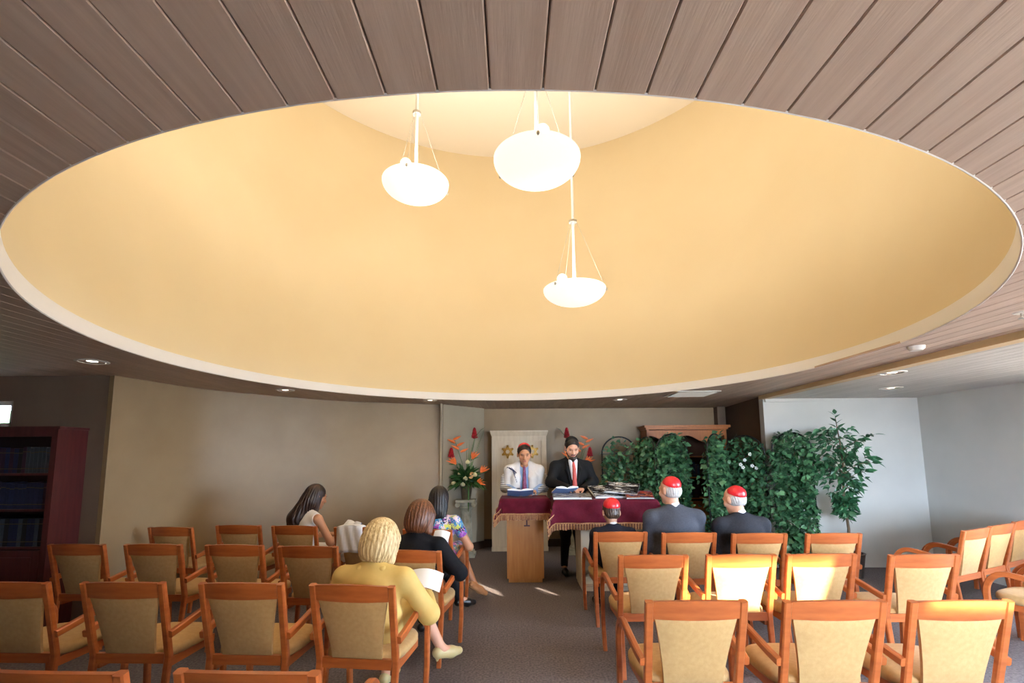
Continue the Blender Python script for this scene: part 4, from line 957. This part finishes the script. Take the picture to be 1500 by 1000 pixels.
    def hair(s, m, kind):
        B = Solid(.007); c, R, h = s.hc, s.R, s.hs; P = lambda x, y, z: c+R@(V3(x, y, z)*h)
        if kind in ('short', 'fringe', 'bald'):
            if kind == 'bald': B.ell(P(0, -.030, -.005), V3(.080, .080, .075)*h, R, .01)
            else: B.ell(P(0, -.016, .038), V3(.083, .098, .092)*h, R, .01); B.ell(P(0, -.055, -.02), V3(.066, .054, .062)*h, R, .02)
            B.cut(P(0, .115, -.035), V3(.110, .100, .122)*h, R, .012); B.cut(P(0, 0, -.135), V3(.14, .14, .075)*h, R, .012)
            for q in (-1, 1): B.cut(P(q*.088, .0, -.012), V3(.022, .024, .034)*h, R, .008)
        elif kind == 'bob':                                                    # full, blunt, to below the ears
            B.ell(P(0, -.022, .034), V3(.093, .106, .097)*h, R, .02); B.ell(P(0, -.045, -.045), V3(.100, .088, .105)*h, R, .05)
            for q in (-1, 1): B.cone(P(q*.072, .01, .02), P(q*.080, .012, -.105), .034*h, .028*h, .03)
            B.cut(P(0, .125, -.05), V3(.076, .10, .13)*h, R, .015); B.cut(P(0, -.02, -.215), V3(.16, .16, .085)*h, R, .015)
        elif kind == 'shoulder':                                               # sleek, to the shoulders, slightly narrower at the ends
            B.ell(P(0, -.02, .036), V3(.088, .102, .096)*h, R, .02); B.ell(P(0, -.045, -.06), V3(.094, .080, .13)*h, R, .05)
            e = P(.03, -.075, -.06); B.cone(P(-.02, -.055, -.09), e+V3(-.03, -.0, -.11), .060*h, .045*h, .04); B.cone(P(.03, -.05, -.10), e+V3(.03, .0, -.125), .050*h, .028*h, .03)
            B.cut(P(0, .13, -.05), V3(.076, .10, .14)*h, R, .015)
        elif kind == 'long':                                                   # straight, down the back past the chair rail
            B.ell(P(0, -.02, .036), V3(.087, .102, .096)*h, R, .02); B.ell(P(0, -.04, -.05), V3(.090, .075, .12)*h, R, .05)
            a = P(0, -.06, -.06); z1 = s.sh+V3(-.06, -.125, -.02)
            B.cone(a, z1, .085*h, .080, .05); B.cone(z1, z1+V3(-.055, -.015, -.24), .078, .045, .05); B.cone(P(-.05, -.03, -.06), z1+V3(-.075, -.01, -.12), .05, .05, .04)
            B.cone(P(.06, .0, -.03), s.sh+V3(.085, .02, -.02), .032*h, .022, .03); B.cut(P(0, .13, -.05), V3(.074, .10, .14)*h, R, .015)
        o = s.add('hair', B, m); me = o.data; n = len(me.vertices); co = np.empty(n*3); no = np.empty(n*3)
        me.vertices.foreach_get('co', co); me.vertices.foreach_get('normal', no); co = co.reshape(-1, 3); no = no.reshape(-1, 3)
        L = (co-c)@R; th = np.arctan2(L[:, 0], -L[:, 1]); amp = .0028*np.clip((.11*h-L[:, 2])/(.06*h), 0, 1)   # combed strands
        d = amp*(np.sin(th*31+9*L[:, 2])+.7*np.sin(th*47-14*L[:, 2]+1)); co += no*d[:, None]
        me.vertices.foreach_set('co', co.ravel()); me.update(); return o
    def kippah(s, m, y=-.035, z=.055, tilt=-.45, rad=.083, ht=.075):
        R = s.R @ np.array(Matrix.Rotation(-tilt, 3, 'X')); lathe_cap('skullcap', s.hc+s.R@(V3(0, y, z)*s.hs), R, rad*s.hs, ht*s.hs, m, s.t)
    def sit_legs(s, spread=.10, kz=.50, ky=.38, fy=.40):
        for q, sd in ((-1, 'L'), (1, 'R')): s.leg(sd, (q*spread, ky, kz), (q*spread*1.1, fy-.04, .075), (q*spread*1.25, fy+.12, .035))
def seat_of(key, dx=0, dy=0):
    o = C[key]; r = o.rotation_euler.z; return (o.location.x+math.cos(r)*dx-math.sin(r)*dy, o.location.y+math.sin(r)*dx+math.cos(r)*dy, 0), r
def sheet(name, loc, rot, w_, h_, label, bend=.03, m=M_PAPER, cat='paper'):
    n = 8; vs = [((-.5+i/n)*w_, y, bend*math.sin(PI*i/n)+dz) for dz in (0, -.0015) for i in range(n+1) for y in (-h_/2, h_/2)]; k = 2*(n+1)
    fs = [(2*i, 2*i+2, 2*i+3, 2*i+1) for i in range(n)] + [(k+2*i, k+2*i+1, k+2*i+3, k+2*i+2) for i in range(n)]
    for i in range(n): fs += [(2*i, k+2*i, k+2*i+2, 2*i+2), (2*i+1, 2*i+3, k+2*i+3, k+2*i+1)]
    fs += [(0, 1, k+1, k), (2*n, k+2*n, k+2*n+1, 2*n+1)]
    o = put(name, MB().add(vs, fs), m, None, label=label, cat=cat); o.location = loc; o.rotation_euler = rot; return o
def local(t, p): r = t.rotation_euler.z; return (t.location.x+math.cos(r)*p[0]-math.sin(r)*p[1], t.location.y+math.sin(r)*p[0]+math.cos(r)*p[1], p[2])

# woman in mustard jacket
loc, rz = seat_of('l1d'); f = Figure(loc, rz, 'blonde woman in a mustard jacket seated with her back turned, reading papers', .96, .10, .42, -.25, 1.10, sw=.195, nbz=.885)
f.arm('L', (-.28, .02, .63), (-.12, .26, .60), (.7, .6, .1), (-.3, .3, .9)); f.arm('R', (.33, .06, .60), (.24, .31, .63), (-.5, .7, .3), (.5, .2, .8), .7)
f.leg('L', (-.08, .40, .51), (-.07, .40, .075), (-.06, .56, .035)); f.leg('R', (.13, .42, .58), (.31, .44, .24), (.40, .56, .19))
f.body(M_SKIN); f.jacket(M_YJACKET, o=.022)
B = Solid(.008); q = [f.nb+V3(-.085, .02, -.005), f.nb+V3(-.07, -.035, .0), f.nb+V3(.07, -.035, .0), f.nb+V3(.085, .02, -.005)]
for a_, b_ in zip(q, q[1:]): B.cone(a_, b_, .024, k=.03)
f.add('jacket_collar', B, M_YJACKET)
B = Solid(.010); B.ell(f.hip+V3(0, .02, .0), V3(.175, .135, .10), None, .04); B.cone(f.hip+V3(-.085, .0, -.01), (-.08, .40, .52), .098, .075, .05); B.cone(f.hip+V3(.085, .0, -.01), (.13, .42, .585), .098, .075, .05); f.add('skirt', B, M_YJACKET)
f.hair(M_HBLONDE, 'bob'); f.shoes(mat('beige_leather', (196, 178, 130), .4), 'shoe', True)
sheet('reading_papers', local(f.t, (.19, .42, .70)), (.42, .12, rz+.15), .24, .20, 'white open papers held by the blonde woman in mustard')
# woman in black
loc, rz = seat_of('l2e', -.05); f = Figure(loc, rz, 'auburn-haired woman in black seated with her back turned beside the aisle', .96, .08, .35, -.30, 1.12, sw=.19, nbz=.91)
f.arm('L', (-.28, .04, .63), (-.10, .30, .62), (.6, .7, .1), (-.3, .3, .9)); f.arm('R', (.36, .0, .63), (.16, .26, .63), (-.7, .6, .15), (.4, .2, .9), .7)
f.leg('L', (-.09, .40, .51), (-.08, .40, .075), (-.07, .56, .035)); f.leg('R', (.11, .44, .57), (.22, .60, .24), (.31, .72, .19))
f.body(M_SKIN); f.jacket(M_BLACK, 'cardigan', .020); f.trousers(M_BLACK, .9); f.hair(M_HBROWN, 'bob'); f.shoes(M_BLACKSHOE, 'sandal')
sheet('service_leaflet', local(f.t, (.07, .40, .80)), (.9, .1, rz), .15, .21, 'white leaflet held by the auburn-haired woman in black')
# woman in the floral dress
loc, rz = seat_of('l3e', .02); f = Figure(loc, rz, 'woman with sleek black hair in a bright floral dress, back turned', .97, .04, .25, .1, 1.10, sw=.19, nbz=.955)
f.arm('L', (-.28, .04, .68), (-.10, .26, .60), (.6, .7, 0), (-.3, .3, .9)); f.arm('R', (.32, .02, .64), (.16, .28, .58), (-.6, .7, 0), (.4, .2, .9))
f.leg('L', (-.07, .42, .52), (-.02, .42, .075), (.0, .58, .035)); f.leg('R', (.10, .44, .56), (.30, .40, .15), (.40, .46, .06))
f.body(M_SKIN2)
B = Solid(.009); f.torso(B, .010, .05)
for a, e in ((f.shL, V3(-.28, .04, .68)), (f.shR, V3(.32, .02, .64))): B.cone(a, a+(e-a)*.45, .062, .058, .03)
B.cut(f.nb+f.up*.055+V3(0, -.02, 0), V3(.115, .12, .078), None, .01)
B.cone(f.hip+V3(-.085, .0, -.01), (-.07, .40, .53), .095, .072, .05); B.cone(f.hip+V3(.085, .0, -.01), (.10, .42, .56), .095, .072, .05); f.add('floral_dress', B, M_FLORAL)
f.hair(M_HBLACK, 'shoulder'); f.shoes(M_TANSHOE, 'heeled_sandal', True)
# girl in white
loc, rz = seat_of('l3c', .0); f = Figure(loc, rz-.55, 'girl with long dark hair in a white sleeveless top, turned to the right', .95, .10, .30, -.15, 1.08, sw=.175, nbz=.975)
f.arm('L', (-.24, .10, .68), (-.03, .34, .68), (.5, .8, .2), (-.3, .3, .9)); f.arm('R', (.27, .08, .66), (.12, .36, .70), (-.3, .8, .3), (.5, .1, .8), .6)
f.sit_legs(); f.body(M_SKIN2)
B = Solid(.008); f.torso(B, .006, .05); B.cut(f.shR+V3(.055, 0, .01), V3(.055, .12, .13), None, .01); B.cut(f.shL+V3(-.055, 0, .01), V3(.055, .12, .13), None, .01); B.cut(f.nb+f.up*.055+V3(0, .03, 0), V3(.08, .09, .06), None, .01); f.add('sleeveless_top', B, M_WHITETOP)
B = Solid(.010); B.ell(f.hip, V3(.165, .125, .10), None, .04); f.limbs_leg(B, .014, .04, .2); f.add('skirt', B, M_WHITETOP); f.hair(M_HDARK, 'long'); f.shoes(M_BLACKSHOE)
open_book('prayer_book', local(f.t, (.08, .46, .75)), (.7, .1, rz-.35), .11, .17, 'open pale blue booklet in the hands of the girl in white', M_BLUEBOOK)
# boy, man and older man in the right block
def suited(key, dx, label, S, lean, hp, hy, hs, suit, sw, hairm, hk, cap, shirt=M_WHITESHIRT, skin=M_SKIN, hipy=-.06, nbz=None, **ck):
    loc, rz = seat_of(key, dx); f = Figure(loc, rz, label, S, lean, hp, hy, hs, sw=sw, hipy=hipy, nbz=nbz)
    e = .225*S+.01; f.arm('L', (-e, .04, f.sh[2]-.30*S), (-.13, .30, f.hip[2]+.13), (.5, .8, .1), (-.3, .3, .9)); f.arm('R', (e, .04, f.sh[2]-.30*S), (.13, .30, f.hip[2]+.13), (-.5, .8, .1), (.3, .3, .9))
    f.sit_legs(); f.body(skin); f.jacket(suit, 'suit_jacket', .022); f.trousers(suit); f.shoes(M_BLACKSHOE); f.collar(shirt); f.hair(hairm, hk); f.kippah(M_KIPPAH, **ck); return f
f = suited('r3a', -.0, 'boy in a navy blazer and red satin skullcap, seated, seen from behind', .84, .16, .25, .05, 1.04, M_NAVY, .20, M_HBOY, 'short', True, tilt=-.55, y=-.04, z=.06, nbz=.85)
sheet('service_leaflet', local(f.t, (.20, .36, .70)), (.7, 0, .1), .13, .19, 'white leaflet between the boy in navy and the taller man')
f = suited('r3b', -.03, 'taller grey-haired man in a charcoal suit and red skullcap, seen from behind', 1.06, .06, .12, .55, 1.10, M_GREYSUIT, .215, M_HGREY, 'bald', True, tilt=-.45, y=-.03, z=.052, nbz=1.045)
f = suited('r3c', .0, 'white-haired man in a dark charcoal suit and red skullcap, seated farthest right', 1.0, .16, .30, .50, 1.08, M_DARKSUIT, .205, M_HGREY, 'bald', True, tilt=-.6, y=-.045, z=.045, nbz=.965)
open_book('prayer_book', local(f.t, (-.36, .34, .72)), (.8, 0, .3), .10, .16, 'small blue prayer book left of the white-haired man', M_BLUEBOOK)

# boy in the shawl at the lectern
f = Figure((.165, 6.72, 0), PI, 'boy in a white prayer shawl and red skullcap standing behind the oak lectern', 1.0, .06, .24, .05, 1.18, False, sw=.19, hipz=.92)
f.arm('L', (-.27, .02, 1.16), (-.13, .30, 1.10), (.5, .85, .0), (0, .2, 1)); f.arm('R', (.27, .02, 1.16), (.12, .30, 1.10), (-.5, .85, .0), (0, .2, 1))
for q, sd in ((-1, 'L'), (1, 'R')): f.leg(sd, (q*.09, .02, .50), (q*.10, 0, .085), (q*.12, .17, .035))
f.body(M_SKIN2); f.jacket(M_BLUESHIRT, 'shirt', .010, .97); f.trousers(M_BLACKSUIT); f.shoes(M_BLACKSHOE); f.collar(M_BLUESHIRT)
B = Solid(.006); a = f.nb+V3(0, .085, -.005); B.cone(a, a+V3(0, .055, -.10), .018, .022, .01); B.cone(a+V3(0, .055, -.10), a+V3(0, .055, -.36), .022, .034, .01); f.add('necktie', B, M_TIE)
sw_ = Solid(.008); sw_.ell(f.chest+V3(0, -.04, .02), V3(.20, .115, .26), None, .04)
for q in (-1, 1):
    sh = f.shR if q > 0 else f.shL; n0 = f.nb+V3(q*.075, -.02, .02)
    sw_.cone(n0, sh+V3(q*.03, 0, .02), .052, .060, .05); sw_.cone(sh+V3(q*.02, .03, .0), V3(q*.215, .05, 1.17), .070, .074, .05)
    sw_.cone(n0, V3(q*.115, .125, 1.27), .045, .058, .04); sw_.cone(V3(q*.115, .125, 1.27), V3(q*.120, .135, 1.02), .060, .066, .04)
sw_.cut(f.nb+V3(0, .09, .03), V3(.058, .11, .10), None, .015); sw_.cut(f.nb+V3(0, .17, -.18), V3(.048, .10, .20), None, .015)
shawl = f.add('prayer_shawl', sw_, M_TALLIT)
for q in (-1, 1):
    sl = Solid(.007); sl.cone(V3(q*.275, .01, 1.27), V3(q*.275, .03, 1.12), .058, .064, .03); sl.cone(V3(q*.275, .03, 1.14), V3(q*.17, .24, 1.10), .060, .046, .03); f.add('striped_sleeve', sl, M_STRIPESHIRT)
st = MB()
for k in range(3):                                                             # woven bands over his right shoulder and on the fronts
    off = .028*k; pts = [f.shR+V3(.085-off*.2, .055, -.01-off*.4), f.shR+V3(.045-off, .083, .055-off*.2), f.shR+V3(-.03-off*.9, .125, .01-off*.6), V3(.125-off*.3, .195, 1.27-off)]
    st.sweep([Vector(p) for p in pts], RRECT(.0045, .004, .001), (0, 0, 1))
for x in (-.16, .09): st.box((x, .203, 1.13), (.055, .006, .012))
put('woven_stripes', st, M_TALSTRIPE, shawl)
f.hair(hair_mat('boy_black_hair', (24, 17, 15), (46, 33, 28)), 'short'); f.kippah(M_KIPPAH, y=-.03, z=.068, tilt=-.25, rad=.076, ht=.068)

# bearded man reading at the table
f = Figure((.80, 6.55, 0), PI+.12, 'bearded man in a black suit and black skullcap reading at the table', 1.06, .10, .42, -.05, 1.14, False, sw=.205, hipz=.985)
f.arm('L', (-.31, .06, 1.22), (-.08, .34, 1.135), (.85, .5, -.05), (0, .1, 1), .35); f.arm('R', (.30, .10, 1.22), (.12, .40, 1.15), (-.6, .8, -.1), (0, .1, 1), .4)
for q, sd in ((-1, 'L'), (1, 'R')): f.leg(sd, (q*.09, .03, .53), (q*.11, 0, .085), (q*.13, .18, .035))
f.body(M_SKIN); f.jacket(M_BLACKSUIT, 'suit_jacket', .022, .93); f.trousers(M_BLACKSUIT); f.shoes(M_BLACKSHOE); f.collar(M_WHITESHIRT)
B = Solid(.006); a = f.nb+V3(0, .10, -.03); B.cone(a+V3(-.035, .01, .02), a+V3(-.012, .062, -.22), .030, .022, .01); B.cone(a+V3(.035, .01, .02), a+V3(.012, .062, -.22), .030, .022, .01); f.add('shirt_front', B, M_WHITESHIRT)
B = Solid(.006); a = f.nb+V3(0, .118, -.03); B.cone(a, a+V3(0, .058, -.09), .018, .022, .01); B.cone(a+V3(0, .058, -.09), a+V3(0, .070, -.31), .022, .032, .01); f.add('necktie', B, M_REDTIE)
lp = Solid(.007)
for q in (-1, 1): lp.cone(f.nb+V3(q*.075, .02, .01), f.nb+V3(q*.085, .13, -.12), .022, .028, .02); lp.cone(f.nb+V3(q*.085, .13, -.12), f.nb+V3(q*.03, .165, -.36), .028, .016, .02)
f.add('lapels', lp, M_BLACKSUIT)
f.hair(M_HBLACK, 'short'); f.kippah(M_KIPBLACK, y=-.03, z=.066, tilt=-.2, rad=.080, ht=.070)
B = Solid(.006); P = lambda x, y, z: f.hc+f.R@(V3(x, y, z)*f.hs); B.cone(P(-.055, .02, -.05), P(-.03, .07, -.095), .018, .022, .02); B.cone(P(.055, .02, -.05), P(.03, .07, -.095), .018, .022, .02)
B.cone(P(-.02, .078, -.098), P(.02, .078, -.098), .026, k=.02); B.cone(P(0, .085, -.10), P(0, .095, -.15), .028, .014, .02); B.cone(P(-.022, .097, -.047), P(.022, .097, -.047), .007, k=.006); f.add('beard', B, M_HDARK)

# white garment over a chair back
o = C['l3d']; r_ = o.rotation_euler.z; mb = MB(); n, m_ = 12, 16; vs = []
for j in range(m_+1):
    v = -1+2*j/m_
    for i in range(n+1):
        u = -1+2*i/n; z = .892-.006*u*u-max(0, abs(v)-.12)*(.30 if v < 0 else .26)-.012*abs(u)**3; y = -TOP_BACK+.045*max(-1, min(1, v/.14))+.006*math.sin(u*9+v*5)+(.02*(abs(v)-.12) if v < -.12 else 0)
        vs.append((-.05+u*.13*(1+.08*abs(v)), y-.012, z))
mb.add(vs, [(j*(n+1)+i, j*(n+1)+i+1, (j+1)*(n+1)+i+1, (j+1)*(n+1)+i) for j in range(m_) for i in range(n)])
g = put('white_garment', mb, M_TALLIT, None, True, 80, label='white garment hung over a chair back beside the blonde woman\'s head', cat='garment')
g.location = o.location; g.rotation_euler = o.rotation_euler; md = g.modifiers.new('thickness', 'SOLIDIFY'); md.thickness = .008; md.offset = 1
# black cord behind the last screen
put('power_cord', MB().tube([at_y(1172, 770, 6.42), at_y(1178, 790, 6.42), at_y(1170, 806, 6.40), at_y(1180, 822, 6.38), Vector((4.02, 6.36, .02)), Vector((4.2, 6.45, .012))], .008, 6), M_IRON, None, label='thin black cord dangling below the rightmost ivy screen', cat='cord')
